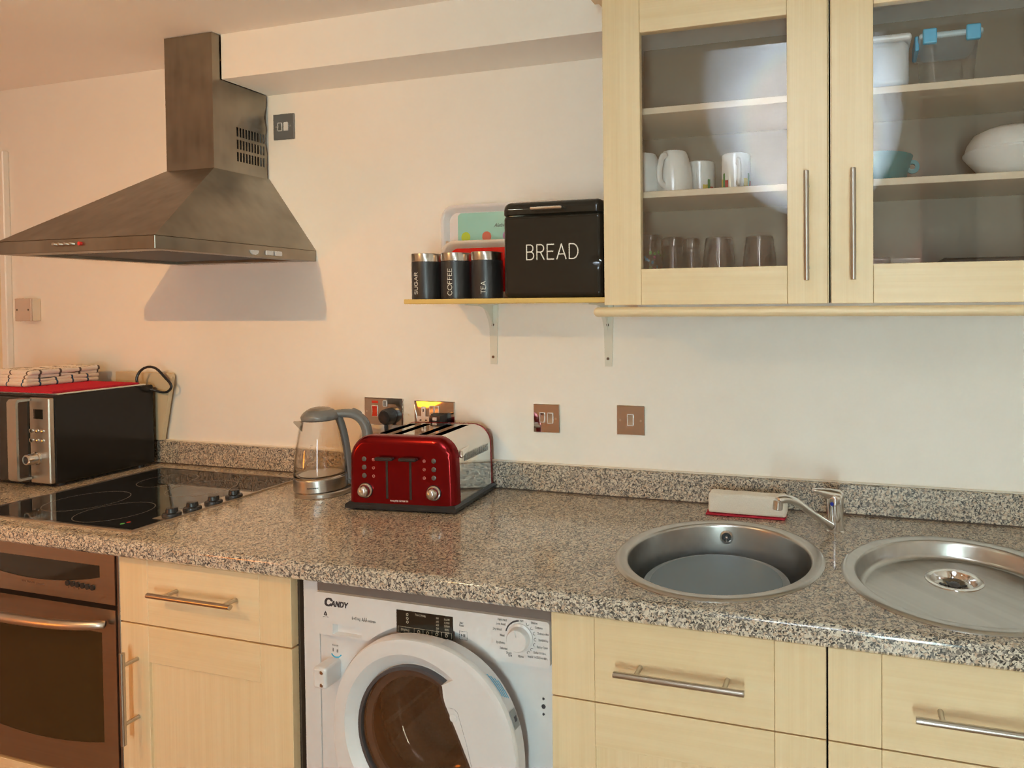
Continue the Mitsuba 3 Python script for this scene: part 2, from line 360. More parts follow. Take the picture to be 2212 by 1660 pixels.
# ------------------------------------------------------------------ worktop, upstand
ZT, YF = 0.91, -0.643
SK, SR = (1.381, -0.380), 0.232
DK, DR_ = (1.8825, -0.378), 0.237
nose = [(-0.0, 0.868), (YF + .006, 0.868), (YF, 0.874)] + [(YF + .014 - .014 * math.cos(t), ZT - .014 + .014 * math.sin(t)) for t in np.linspace(0, PI / 2, 8)] + [(-0.0, ZT)]
top = ext_x(Polygon(nose), -1.30, 2.75)
top = minus(top, cyl((*SK, .8), (*SK, 1.0), .212, 96), cyl((*DK, .8), (*DK, 1.0), .216, 96))
solo('worktop', top, GRAN, 'long speckled grey granite-effect worktop with rounded front edge', 'worktop')
us = thing('upstand', 'low speckled granite-effect upstand along the wall behind the worktop', 'upstand')
add(us, 'slab', bx(-1.30, 2.75, -0.020, 0, 0.914, 0.9925, .002), GRAN2)
add(us, 'seam', bx(-1.30, 2.75, -0.0165, 0, ZT, 0.914), GAPM, label='dark joint under the upstand')
add(us, 'sealant_bead', bx(-1.30, 2.75, -0.013, 0, 0.9925, 0.9955, .001), SEAL)

# ------------------------------------------------------------------ cooker hood
CX0, CX1, CY, CZ = -0.457, -0.262, -0.200, 1.908
HX0, HX1, HY, HZ0, HZ1 = -0.663, -0.0705, -0.525, 1.6265, 1.6625
hd = thing('cooker_hood', 'stained stainless steel chimney cooker hood on the wall above the hob', 'cooker hood')
vis = []
for r in range(3):
    for c in range(10):
        y = -0.120 + c * 0.0107; z = 1.950 + r * 0.040
        vis.append(sbox(y, z, y + .0062, z + .030))
jag = [(-.006, 2.1955), (-.007, 2.17), (-.010, 2.15), (-.017, 2.12), (-.009, 2.08), (-.016, 2.04), (-.007, 2.0), (-.009, 1.95), (-.006, CZ)]
side = Polygon([(CY, CZ), (CY, ZC - .002), (-.1735, ZC - .002), (-.175, 2.29), (-.173, 2.26), (-.1745, 2.22), (-.1730, 2.1955)] + jag) - unary_union(vis)
ck = add(hd, 'chimney', cat(bx(CX0, CX1, CY, CY + .0015, CZ, ZC - .002), bx(CX0, CX0 + .0015, CY, -.002, CZ, ZC - .002)), HOODM, False)
add(hd, 'side_panel', ext_x(side, CX1 - .0015, CX1), HOODM, False, label='side panel of the chimney with ventilation slots')
add(hd, 'duct', bx(CX0 + .03, CX1 - .03, -.16, -.02, CZ, 2.18), HOODD, False)
P = np.array([(HX0, HY, HZ1), (HX1, HY, HZ1), (HX1, 0, HZ1), (HX0, 0, HZ1), (CX0 - .002, CY - .002, CZ + .004), (CX1 + .002, CY - .002, CZ + .004), (CX1 + .002, 0, CZ + .004), (CX0 - .002, 0, CZ + .004)])
add(hd, 'canopy', trimesh.Trimesh(P).convex_hull, HOODM, False)
lip = minus(bx(HX0, HX1, HY, 0, HZ0, HZ1, .0015), bx(HX0 + .045, HX1 - .045, HY + .05, -.05, HZ0 - .01, HZ0 + .016))
add(hd, 'lip', lip, HOODM, False)
add(hd, 'filter', bx(HX0 + .045, HX1 - .045, HY + .05, -.05, HZ0 + .008, HZ0 + .0155), HOODD, False)
for i in range(4):
    x = -0.424 + i * 0.0215
    add(hd, 'push_button', cyl((x, HY, 1.6465), (x + .002, HY - .012, 1.6480), .0042, 16, cham=.001), CHROME)
add(hd, 'indicator', cyl((-0.333, HY, 1.6475), (-0.333, HY - .006, 1.6475), .0052, 16), REDP, label='small red indicator lamp')
for y in (-.198, -.167):
    add(hd, 'clip', bx(HX1, HX1 + .006, y, y + .026, 1.634, 1.648, .001), WHITEP, label='small white adhesive square')
half = affinity.translate(Point(0, 0).buffer(.014), -.237, 1.6455) & sbox(-1, 1, 0, 1.6455)
add(hd, 'hook', ext_x(half, HX1, HX1 + .005), WHITEP, label='small white half-round hook')

# ------------------------------------------------------------------ wall plates
def plate(name, label, cat_, x0, z0, w, h, m, y=-0.006, c=.0015, group=None):
    t = thing(name, label, cat_, group); add(t, 'plate', bx(x0, x0 + w, y, 0, z0, z0 + h, c), m); return t
def rocker(t, x, z, w, h, m, y=-0.006, inner=None):
    add(t, 'surround', ext_y(rrect(x, x + w, z, z + h, .003) - rrect(x + .0025, x + w - .0025, z + .0025, z + h - .0025, .002), y - .002, y), WHITEP)
    body = Polygon([(y + .001, z + .0025), (y - .0035, z + .0025), (y - .001, z + h / 2), (y - .0025, z + h - .0025), (y + .001, z + h - .0025)])
    add(t, 'rocker', ext_x(body, x + .0025, x + w - .0025), inner or m)
def screw(t, x, z, y=-0.006, m=CHROME, r=.0035):
    add(t, 'screw', cyl((x, y, z), (x, y - .0012, z), r, 16, cham=.0004), m)
DULL = mat('dull_steel_plate', (0.20, 0.205, 0.205), 0.42, 0.7)
p = plate('fused_switch', 'dull grey metal fused switch plate on the wall beside the hood chimney', 'wall switch', -0.2354, 2.0429, .086, .086, DULL)
rocker(p, -0.2354 + .021, 2.0429 + .028, .018, .029, DULL); rocker(p, -0.2354 + .046, 2.0429 + .028, .018, .029, DULL, inner=WHITEP); screw(p, -0.2354 + .013, 2.0429 + .043); screw(p, -0.2354 + .073, 2.0429 + .043)
p = thing('blank_plate', 'small cream blank plate on the wall at the far left', 'wall plate')
add(p, 'back_box', bx(-1.470, -1.384, -.028, 0, 1.428, 1.514, .002), mat('cream_box', (0.70, 0.60, 0.47), 0.4))
add(p, 'plate', bx(-1.471, -1.383, -.034, -.028, 1.427, 1.515, .0015), mat('pinkish_plate', (0.56, 0.44, 0.36), 0.4))
for x in (-1.458, -1.396): screw(p, x, 1.471, -.034, SCREW, .0035)
p = plate('single_switch', 'single polished rocker switch plate, rightmost on the wall under the cabinets', 'wall switch', 1.0, 1.0924, .086, .086, MIRROR)
rocker(p, 1.0 + .033, 1.0924 + .027, .020, .035, MICS); screw(p, 1.011, 1.1354); screw(p, 1.0745, 1.1354)
p = plate('fused_spur', 'polished fused spur plate with two small rockers, second from the right on the wall', 'wall switch', 0.7307, 1.0876, .086, .086, MIRROR)
rocker(p, .7307 + .021, 1.0876 + .031, .018, .031, MIRROR); rocker(p, .7307 + .046, 1.0876 + .028, .020, .034, MICS); screw(p, .7307 + .012, 1.131); screw(p, .7307 + .074, 1.131)
# cooker switch with socket, and the double socket
c1 = plate('cooker_switch', 'polished cooker switch plate with red rocker and a black plug in it', 'wall switch', 0.1172, 1.0877, .147, .087, MIRROR)
rocker(c1, .1172 + .030, 1.113, .023, .038, REDP, inner=REDP)
add(c1, 'neon', bx(.1172 + .030, .1172 + .054, -.0075, -.006, 1.158, 1.166, .001), REDP); rocker(c1, .1172 + .073, 1.147, .016, .021, MIRROR, inner=INKG); screw(c1, .1172 + .010, 1.131)
def plug(label, x, z, round_):
    t = thing('plug', label, 'plug')
    if round_:
        add(t, 'body', lathe([(0, 0), (.026, 0), (.027, .004), (.0255, .022), (.021, .030), (0, .032)], (x, -.0062, z), 32, (0, -1, 0)), BLACKP)
        add(t, 'cord', tube(spline([(x, -.025, z - .022), (x + .001, -.026, z - .04), (x + .003, -.024, z - .07), (x + .012, -.022, z - .115)], 14), [.0062] * 5 + [.0038] * 9, 10), BLACKP)
    else:
        q = trimesh.Trimesh([(x + a * w, y, z + b) for (w, y, b0, b1) in ((.024, -.0062, -.026, .022), (.024, -.022, -.026, .021), (.017, -.036, -.024, .017)) for a in (-1, 1) for b in (b0, b1)]).convex_hull
        add(t, 'body', q, BLACKP); add(t, 'sticker', bx(x - .009, x + .006, -.0372, -.0358, z + .003, z + .013), WHITEP, label='small white sticker')
        add(t, 'cord', tube(spline([(x, -.022, z - .022), (x + .001, -.024, z - .045), (x + .006, -.022, z - .10)], 10), .0038, 10), BLACKP)
plug('round black plug in the cooker switch above the kettle handle', .1172 + .100, 1.117, True)
c2 = plate('double_socket', 'polished double socket plate with one free outlet, above the toaster', 'socket', 0.3079, 1.0835, .147, .087, MIRROR)
X0 = .3079
tri = unary_union([sbox(X0 + .029, 1.118, X0 + .041, 1.150), sbox(X0 + .014, 1.101, X0 + .054, 1.119)]).buffer(.003).buffer(-.001)
add(c2, 'outlet', ext_y(tri, -.0072, -.006), WHITEP)
for q in ((.033, .037, 1.136, 1.145), (.021, .028, 1.107, 1.111), (.041, .048, 1.107, 1.111)): add(c2, 'pin_hole', bx(X0 + q[0], X0 + q[1], -.0074, -.0071, q[2], q[3]), INK, False)
for dx in (.057, .076): rocker(c2, X0 + dx, 1.126, .017, .030, MICS)
plug('square black plug with white sticker in the double socket', X0 + .099, 1.112, False)

# ------------------------------------------------------------------ hob
hb = thing('ceramic_hob', 'black glass ceramic hob with steel frame and four knobs set in the worktop', 'hob')
hx0, hx1, hy0, hy1 = -0.672, -0.0705, -0.597, -0.079
add(hb, 'frame', ext_z(sbox(hx0, hy0, hx1, hy1) - sbox(hx0 + .007, hy0 + .007, hx1 - .007, hy1 - .007), ZT, ZT + .0055), STONE, False)
add(hb, 'glass', bx(hx0 + .007, hx1 - .007, hy0 + .007, hy1 - .007, ZT, ZT + .0045), HOBG, False)
add(hb, 'control_strip', bx(-0.122, hx1 - .006, -0.51, -0.25, ZT + .0045, ZT + .0056, .0004), STONE)
for (x, y, r) in ((-.475, -.435, .098), (-.285, -.490, .088), (-.475, -.205, .080), (-.275, -.250, .092)):
    add(hb, 'cooking_zone', ext_z(Point(x, y).buffer(r, quad_segs=24) - Point(x, y).buffer(r - .0022, quad_segs=24), ZT + .0045, ZT + .0048), RING, False)
for (x, y) in ((-.093, -.480), (-.090, -.426), (-.088, -.366), (-.086, -.304)):
    kk = cat(lathe([(0, 0), (.021, 0), (.022, .003), (.0205, .008), (.014, .010), (.013, .020), (.011, .0215), (0, .022)], (x, y, ZT + .0056), 28), bx(x - .013, x + .013, y - .0045, y + .0045, ZT + .020, ZT + .0275, .001))
    add(hb, 'knob', kk, BLACKP)
add(hb, 'indicator', cyl((-.155, -.560, ZT + .0045), (-.155, -.560, ZT + .0052), .005, 16), GREENL, label='small green print'); add(hb, 'indicator', cyl((-.152, -.547, ZT + .0045), (-.152, -.547, ZT + .0052), .0045, 16), REDP, label='small red print')

# ------------------------------------------------------------------ microwave, cloths, board
mw = thing('microwave', 'black microwave with silver control panel and bar handle at the left end of the worktop', 'microwave')
mx0, mx1, my0, my1, mz0, mz1 = -1.20, -0.750, -0.345, -0.045, 0.920, 1.200
add(mw, 'casing', bx(mx0, mx1, my0, my1, mz0, mz1, .003), MICB)
for x in (mx0 + .03, mx1 - .03):
    for y in (my0 + .03, my1 - .03): add(mw, 'foot', cyl((x, y, ZT), (x, y, mz0 + .001), .012, 16), BLACKP)
add(mw, 'front_panel', bx(-0.836, mx1 + .001, my0 - .016, my0, mz0 + .004, 1.194, .003), MICS)
add(mw, 'door', bx(mx0, -0.838, my0 - .018, my0, mz0 + .004, 1.194, .003), BLACKG)
hz0, hz1, hx = 0.937, 1.192, -0.8435
hpoly = Polygon([(my0 - .018, hz0), (my0 - .050, hz0), (my0 - .056, hz0 + .008), (my0 - .056, hz1 - .008), (my0 - .050, hz1), (my0 - .018, hz1)]) - Polygon([(my0 - .01, hz0 + .008), (my0 - .047, hz0 + .008), (my0 - .050, hz0 + .012), (my0 - .050, hz1 - .012), (my0 - .047, hz1 - .008), (my0 - .01, hz1 - .008)])
add(mw, 'handle', ext_x(hpoly, hx - .022, hx + .018), MICS, 40)
add(mw, 'display', bx(-.815, -.775, my0 - .0168, my0 - .0155, 1.128, 1.158), BLACKG, False)
for i, z in enumerate((1.090, 1.060)):
    for x in (-.828, -.804, -.780):
        add(mw, 'button', lathe([(0, 0), (.0068, 0), (.0062, .003), (.003, .0045), (0, .005)], (x, my0 - .016, z), 16, (0, -1, 0)), CHROME)
add(mw, 'dial', lathe([(0, 0), (.0205, 0), (.0205, .005), (.0175, .006), (.0165, .028), (.0145, .030), (.0115, .030), (.011, .0285), (0, .0285)], (-.805, my0 - .016, 1.004), 32, (0, -1, 0)), CHROME)
add(mw, 'dial_cap', cyl((-.805, my0 - .0445, 1.004), (-.805, my0 - .0450, 1.004), .0112, 24), BLACKP)
add(mw, 'power_cord', tube(spline([(-.775, -.075, 1.200), (-.790, -.070, 1.232), (-.765, -.060, 1.262), (-.735, -.052, 1.262), (-.695, -.045, 1.228), (-.672, -.040, 1.192), (-.685, -.040, 1.178), (-.745, -.050, 1.182), (-.752, -.055, 1.185)], 60), .0042, 10), BLACKP, label='black power cord looping above the back corner')
def cloth_slab(x0, x1, y0, y1, z0, z1, r, wob, seed, nx=40, ny=24):
    m = rbox(x0, x1, y0, y1, z0, z1, r, 3); m = m.subdivide_to_size(max((x1 - x0), (y1 - y0)) / 40)
    v = m.vertices.copy(); n = meshkit.fbm(np.c_[v[:, :2] * 22, v[:, 2:] * 8], 3, seed) - .5
    low = np.clip((v[:, 2] - z0) / max(z1 - z0, 1e-6), 0, 1)
    v[:, 2] += wob * n * low; v[:, 0] += wob * .6 * (meshkit.fbm(v * 18 + 5, 2, seed + 3) - .5); v[:, 1] += wob * .6 * (meshkit.fbm(v * 18 + 9, 2, seed + 5) - .5)
    m.vertices = v; return m
def stripes(bc, sc, kx, ky):
    def fn(p, n, uv):
        a = p.y * kx; b = p.x * ky
        fa = a - dr.floor(a); fb = b - dr.floor(b)
        s = dr.maximum(smoothstep(.86, .89, fa) * smoothstep(1.0, .97, fa), smoothstep(.90, .92, fb) * smoothstep(1.0, .98, fb))
        return mix(mix(bc, (0.60, 0.54, 0.48), noise(p.x * 500, p.y * 500, p.z * 500) * .5), sc, s)
    return proc(fn)
TOW1 = mat('checked_towel', stripes((0.74, 0.68, 0.61), (0.10, 0.075, 0.06), 17, 13), 0.95, spec=0.1)
TOW2 = mat('blue_striped_towel', stripes((0.74, 0.68, 0.62), (0.03, 0.075, 0.14), 21, 14), 0.95, spec=0.1)
solo('tea_towel', cloth_slab(-1.17, -.755, -.330, -.065, 1.2005, 1.2055, .0022, .002, 11), CLOTHW, 'thin cream cloth lying on top of the microwave, lowest of the pile', 'tea towel', smooth=True)
solo('tea_towel', cloth_slab(-1.16, -.760, -.345, -.085, 1.2058, 1.2125, .003, .003, 12), CLOTHR, 'bright red cloth spread over the microwave under the folded tea towels', 'tea towel', smooth=True)
t2 = thing('tea_towel', 'folded white tea towel with dark blue stripes lying on the red cloth', 'tea towel')
add(t2, 'fold', cloth_slab(-1.18, -.985, -.285, -.062, 1.2130, 1.2280, .007, .010, 13), TOW2, True); add(t2, 'fold', cloth_slab(-1.18, -.989, -.280, -.060, 1.2275, 1.2390, .0055, .010, 14), TOW2, True)
t1 = thing('tea_towel', 'folded white tea towel with thin brown check, topmost on the microwave', 'tea towel')
add(t1, 'fold', cloth_slab(-1.18, -.992, -.275, -.058, 1.2390, 1.2510, .0055, .010, 15), TOW1, True); add(t1, 'fold', cloth_slab(-1.18, -.986, -.270, -.055, 1.2505, 1.2660, .007, .011, 16), TOW1, True)
cb = bx(-.95, 0, -.008, 0, 0, .30, .002); cb.apply_transform(trimesh.transformations.rotation_matrix(0, [0, 0, 1]))
bd = Polygon([(-.96, .9965), (-.742, .9965), (-.690, 1.226), (-.694, 1.236), (-.702, 1.240), (-.96, 1.240)])
solo('chopping_board', ext_y(bd, -.026, -.012), BOARD, 'pale wooden chopping board leaning on the wall behind the microwave', 'chopping board')

# ------------------------------------------------------------------ kettle
KC = np.array([.1155, -.1895]); KE = np.array([.72, .694])
kt = thing('kettle', 'glass and steel electric kettle with grey lid and handle, beside the toaster', 'kettle')
def kp(r, z): return (KC[0] + KE[0] * r, KC[1] + KE[1] * r, z)
add(kt, 'power_base', lathe([(0, 0), (.077, 0), (.079, .003), (.079, .013), (.076, .016), (0, .016)], (KC[0] + .0065, KC[1] + .0062, ZT), 64), STEEL)
add(kt, 'base_ring', lathe([(0, .0168), (.0715, .0168), (.0732, .0185), (.0726, .052), (.0710, .0545), (0, .0545)], (*KC, ZT), 64), STEEL)
gz = ZT + .0545
gl = [(0, 0), (.0708, 0), (.0722, .006), (.0705, .040), (.0655, .085), (.0590, .125), (.0520, .158), (.0488, .172), (.0466, .172), (.0498, .157), (.0568, .124), (.0633, .084), (.0682, .040), (.0695, .012), (.066, .0045), (0, .004)]
add(kt, 'glass_body', lathe(gl, (*KC, gz), 64), GLASS, 40)
add(kt, 'floor_plate', lathe([(0, .0048), (.058, .0048), (.058, .0062), (0, .0068)], (*KC, gz), 48), STEEL)
add(kt, 'spout', trimesh.Trimesh(np.vstack([np.array(q) for q in [[(*(KC - KE * r + np.array([-KE[1], KE[0]]) * s), z) for r, s, z in ((.044, .020, 1.130), (.044, -.020, 1.130), (.047, 0, 1.100), (.070, 0, 1.130), (.068, .005, 1.134), (.068, -.005, 1.134))]]])).convex_hull, mat('spout_plastic', (0.42, 0.38, 0.32), 0.3))
ld = [(0, 0), (.047, 0), (.0500, .004), (.0510, .011), (.0490, .016), (.044, .0235), (.035, .0305), (.022, .0355), (.010, .0378), (0, .0382)]
add(kt, 'lid', lathe(ld, (*KC, 1.1325), 64), GREYP, 40)
add(kt, 'lid_cap', lathe([(0, 0), (.034, 0), (.026, .0048), (.014, .0075), (0, .0082)], (*KC, 1.1635), 40), mat('kettle_lid_cap', (0.32, 0.28, 0.235), 0.3, 0.6), 40)
hpts = spline([kp(.030, 1.146), kp(.062, 1.147), kp(.094, 1.140), kp(.118, 1.117), kp(.129, 1.080), kp(.125, 1.035), kp(.110, .990), kp(.090, .955), kp(.078, .940)], 40)
add(kt, 'handle', tube(hpts, np.interp(np.linspace(0, 1, 40), [0, .2, .5, .8, 1], [.0135, .0165, .0180, .0145, .012]), 16, flat=.85), GREYP, True)
add(kt, 'strap', tube(spline([kp(.049, 1.138), kp(.058, 1.110), kp(.069, 1.050), kp(.077, .985), kp(.080, .935), kp(.079, .929)], 24), .0125, 12, flat=.7), GREYP, True)
add(kt, 'release_button', ball_hull([(*kp(.092, 1.1535), .007), (*kp(.108, 1.1435), .007)], 3), GREYP)
aC = math.atan2(-1.615, 1.553)
add(kt, 'level_mark', cat(*[cyl_patch((*KC,), .0668 - (z - 1.036) * .12, aC - .42, aC - .42 + w, z, z + .0016, .0008) for z, w in ((1.036, .10), (1.042, .05), (1.048, .05), (1.054, .10), (1.060, .05), (1.066, .10))]), INKG, False)
add(kt, 'print', cat(*[cyl_patch((*KC,), .0729, aC - .52 + i * .036, aC - .52 + i * .036 + .026, .9415, .9445, .0006, 3) for i in range(12)]), INK, False)

# ------------------------------------------------------------------ toaster
TO, TR, TD = np.array([.317, -.305]), np.array([.9945, .1045]), np.array([-.1045, .9945])
TM = np.eye(4); TM[:2, 0] = TR; TM[:2, 1] = TD; TM[:2, 3] = TO; TM[2, 3] = ZT
TW = .318
ts = thing('toaster', 'four-slice toaster with red metallic ends and chrome middle on the worktop', 'toaster')
def tadd(n, m, mm, sm=30, label=None):
    m = m.copy(); m.apply_transform(TM); return add(ts, n, m, mm, sm, label)
def tprof(ins, z0=.021, zt=.207, r=.062):
    a, b = ins + .003, TW - ins - .003; t = zt - ins
    pts = [(a - .003, z0), (b + .003, z0)]
    rr = r - ins
    for q in np.linspace(0, PI / 2, 10): pts.append((b - rr + rr * math.cos(q), t - rr + rr * math.sin(q)))
    for q in np.linspace(PI / 2, PI, 10): pts.append((a + rr + rr * math.cos(q), t - rr + rr * math.sin(q)))
    return pts
def thull(sl, **k):
    return trimesh.Trimesh([(x, d, z) for d, ins in sl for x, z in tprof(ins, **k)]).convex_hull
tadd('front_shell', thull([(.000, .020), (.003, .0095), (.009, .0035), (.018, 0), (.036, .0005)]), REDM, 35)
tadd('rear_shell', thull([(.234, .003), (.240, .003), (.244, .007), (.246, .016)]), REDM, 35)
mid = thull([(.034, .004), (.236, .004)])
sl4 = [bx(u, u + .024, .052, .212, .12, .3) for u in (.062, .108, .184, .230)]
mid = minus(mid, *sl4)
tadd('chrome_body', mid, MIRROR if False else mat('toaster_chrome', (0.74, 0.72, 0.69), 0.06, 1.0), 35)
for u in (.062, .108, .184, .230):
    tadd('slot_liner', cat(bx(u, u + .024, .052, .212, .125, .127)), BLACKP, False)
tadd('plinth', trimesh.Trimesh([(x, y, z) for (e, z) in ((.010, .001), (-.005, .006), (-.006, .016), (.001, .022)) for x in (e, TW - e) for y in (e, .2415 - e)]).convex_hull, BLACKP)
for u in (.120, .190):
    tadd('lever_slot', bx(u - .0032, u + .0032, -.0006, .004, .035, .150), BLACKP, False)
    tadd('lever', bx(u - .026, u + .026, -.020, -.002, .143, .152, .003), BLACKP)
for z in (.143, .120, .097):
    for u in (.052, .259):
        tadd('button', lathe([(0, 0), (.0072, 0), (.0068, .003), (.004, .0042), (0, .0045)], (u, .002, z), 20, (0, -1, 0)), mat('toaster_button', (0.09, 0.085, 0.08), 0.35, 0.3) if 'toaster_button' not in scene else 'toaster_button')
    for u in (.080, .231):
        tadd('icon', cat(ext_y(Point(u, z - .001).buffer(.0042) - Point(u, z - .001).buffer(.0031), -.0006, .001), bx(u - .0022, u + .0022, -.0006, .001, z - .0018, z - .0004)), mat('toaster_icon', (0.50, 0.22, 0.20), 0.4) if 'toaster_icon' not in scene else 'toaster_icon', False)
for u in (.055, .258):
    tadd('dial', lathe([(0, 0), (.0195, 0), (.0195, .004), (.0165, .005), (.0165, .010), (.0155, .016), (.012, .021), (.006, .0235), (0, .024)], (u, .002, .056), 32, (0, -1, 0)), CHROME, 40)
    tadd('dial_seat', cyl((u, .003, .056), (u, -.0015, .056), .0215, 32), BLACKP)
tadd('print', text_front('morphy', .0052, .129, .028, 0.0, .0006, width=.024), INKW, False); tadd('print', text_front('richards', .0052, .1555, .028, 0.0, .0006, width=.0265), INKW, False)
vents = cat(*[bx(TW - .0045, TW - .0036, .066 + i * .0062, .0671 + i * .0062, .128, .149) for i in range(24)]); tadd('side_vent', vents, INK, False)
tadd('side_handle', ball_hull([(TW + .001, .040, .150, .0065), (TW - .002, .044, .160, .005), (TW - .004, .092, .166, .0022)], 3), CHROME)

# ------------------------------------------------------------------ wall shelf and what stands on it
ZS = 1.4925
sh = thing('wall_shelf', 'short varnished wooden shelf on two pale metal brackets left of the wall cabinets', 'shelf')
add(sh, 'board', bx(.465, 1.068, -.250, -.002, ZS - .0135, ZS, .0015), PINE)
def bracket(xc):
    b = add(sh, 'bracket', cat(
        ext_y(Polygon([(xc - .010, 1.292), (xc + .012, 1.292), (xc + .018, 1.478), (xc - .036, 1.478), (xc - .027, 1.455), (xc - .017, 1.430), (xc - .0125, 1.405)]), -.004, 0),
        ext_z(Polygon([(xc - .0155, -.002), (xc + .0155, -.002), (xc + .009, -.165), (xc - .009, -.165)]), ZS - .0175, ZS - .0136),
        ext_x(Polygon([(-.003, 1.33)] + [(-.118 - .100 * -1 * 0 + .0 - .0 - .0 if False else -.003 - .085 * (1 - math.cos(t)) , 1.385 + .088 * math.sin(t)) for t in np.linspace(0, PI / 2, 10)] + [(-.15, ZS - .018), (-.003, ZS - .018)]), xc - .0012, xc + .0012)), BRACK, False)
    for z in (1.4145, 1.315): add(b, 'screw', cyl((xc, -.004, z), (xc, -.006, z), .0042, 14), SCREW)
bracket(.595); bracket(.974)
def canister(word, xc, a, z0, ln, label):
    c = (xc, -.172); t = thing('canister', label, 'canister', 'black kitchen canisters on the wall shelf')
    add(t, 'body', lathe([(0, 0), (.0415, 0), (.043, .002), (.043, .105), (.042, .107), (0, .107)], (*c, ZS), 48), BLACKS, 40)
    add(t, 'lid', lathe([(0, .107), (.0435, .107), (.0437, .109), (.0437, .128), (.0425, .130), (0, .130)], (*c, ZS), 48), mat('lid_steel', (0.62, 0.58, 0.53), 0.2, 1.0) if 'lid_steel' not in scene else 'lid_steel', 40)
    add(t, 'lettering', wrap_text(word, .0125, c, .0432, a, ZS + z0, ln), INKW, False)
canister('SUGAR', .4865, math.radians(-100), .014, .062, 'black canister lettered SUGAR with steel lid on the wall shelf')
canister('COFFEE', .5830, math.radians(-83), .010, .075, 'black canister lettered COFFEE with steel lid on the wall shelf')
canister('TEA', .6805, math.radians(-74), .014, .034, 'black canister lettered TEA with steel lid beside the bread bin')
bb = thing('bread_bin', 'dented black bread bin lettered BREAD with chrome lid handle on the wall shelf', 'bread bin')
bm = ball_hull([(x, y, z, .014) for x in (.769 + .014, 1.052 - .014) for y in (-.240 + .014, -.095 - .014) for z in (ZS + .014, 1.700)], 3)
bm = bm.subdivide_to_size(.012)
bv = bm.vertices.copy(); dd = np.exp(-(((bv[:, 2] - 1.585) / .010) ** 2 + ((bv[:, 0] - 1.05) / .022) ** 2 + ((bv[:, 1] + .235) / .022) ** 2)); bv[:, 0] += .006 * dd; bv[:, 1] += .008 * dd
bend = np.clip((bv[:, 0] - .98) / .07, 0, 1) * np.exp(-((bv[:, 2] - 1.59) / .08) ** 2); bv[:, 1] += .003 * bend
bm.vertices = bv; add(bb, 'body', bm, BLACKG, True)
lc = [(x, y) for x in (.767 + .022, 1.055 - .022) for y in (-.243 + .022, -.092 - .022)]
ring_ = [(x + .022 * math.cos(a), y + .022 * math.sin(a), 1.7135) for x, y in lc for a in np.linspace(0, 2 * PI, 24, endpoint=False)]
sp_ = trimesh.creation.icosphere(subdivisions=3, radius=.022).vertices
add(bb, 'lid', trimesh.Trimesh(np.vstack([sp_ + np.array([x, y, 1.748 - .022]) for x, y in lc] + [np.array(ring_)])).convex_hull, BLACKG, 40)
add(bb, 'handle', bx(.860, .950, -.262, -.240, 1.7215, 1.7285, .002), CHROME)
bt = stroke_text('BREAD', .0385, .0030, .24, .0008); bt.apply_scale([.148 / bt.bounds[1][0], 1, 1]); bt.apply_transform(np.array([[1, 0, 0, .8395], [0, 0, -1, -.2400], [0, 1, 0, 1.5935], [0, 0, 0, 1.0]]))
add(bb, 'lettering', bt, INKW, False)

def tray(name, label, cx, zc, w, h, y, rim, inner, tilt, hole=True):
    t = thing(name, label, 'tray')
    M = trimesh.transformations.translation_matrix((cx, y, zc - h / 2)) @ trimesh.transformations.rotation_matrix(-tilt, [1, 0, 0])
    out = rrect(-w / 2, w / 2, 0, h, .045, 10); inn = rrect(-w / 2 + .036, w / 2 - .036, .024, h - .024, .022, 8)
    hl = unary_union([affinity.translate(rrect(-.010, .010, -.045, .045, .0095), s * (w / 2 - .017), h / 2) for s in (-1, 1)]) if hole else None
    def put(m): m.apply_transform(M); return m
    rimm = out - inn
    if hole: rimm = rimm - hl
    def depth(m):
        v = m.vertices; f = np.clip((np.hypot(np.maximum(np.abs(v[:, 0]) - (w / 2 - .045), 0), np.maximum(np.abs(v[:, 2] - h / 2) - (h / 2 - .045), 0))) / .045, 0, 1)
        return m
    # sloping rim: rings of the outline raised towards the viewer
    rings = [(0.0, -.022), (.005, -.024), (.012, -.020), (.024, -.006)]
    V, Fc, nn = [], [], 96
    for ins, yy in rings:
        q = rrect(-w / 2 + ins, w / 2 - ins, ins, h - ins, max(.045 - ins, .01), 10).exterior
        o = [q.interpolate(s, normalized=True) for s in np.linspace(0, 1, nn, endpoint=False)]
        V += [(a.x, yy, a.y) for a in o]
    for i in range(len(rings) - 1):
        for j in range(nn):
            a, b, c, d = i * nn + j, i * nn + (j + 1) % nn, (i + 1) * nn + (j + 1) % nn, (i + 1) * nn + j
            Fc += [[a, b, c], [a, c, d]]
    shell = trimesh.Trimesh(V, Fc, process=False)
    return t, put, shell, inn
ty = -.030
t, put, shell, inn = tray('tray', 'white-rimmed turquoise polka-dot tray leaning on the wall behind the bread bin', .655, 1.6385, .425, .288, -.022, TRAYW, TRAYB, .0)
add(t, 'rim', put(shell), TRAYW, True)
add(t, 'base', put(ext_y(rrect(-.425 / 2 + .022, .425 / 2 - .022, .022, .288 - .022, .03), -.008, -.002)), TRAYW, False)
add(t, 'print', put(ext_y(rrect(-.425 / 2 + .052, .425 / 2 - .052, .030, .288 - .024, .014), -.0095, -.008)), TRAYB, False)
for dx, mm in ((-.145 + .012, DOTG), (-.073 + .012, DOTR), (-.002 + .012, DOTP), (.07, DOTG), (.14, DOTR)):
    add(t, 'dot', put(ext_y(Point(dx, .190).buffer(.0155, quad_segs=10), -.0101, -.0095)), mm, False)
add(t, 'lettering', put(text_front('Alabama', .0105, -.036, .218, -.0095, .0005, slant=.45)), INK, False)
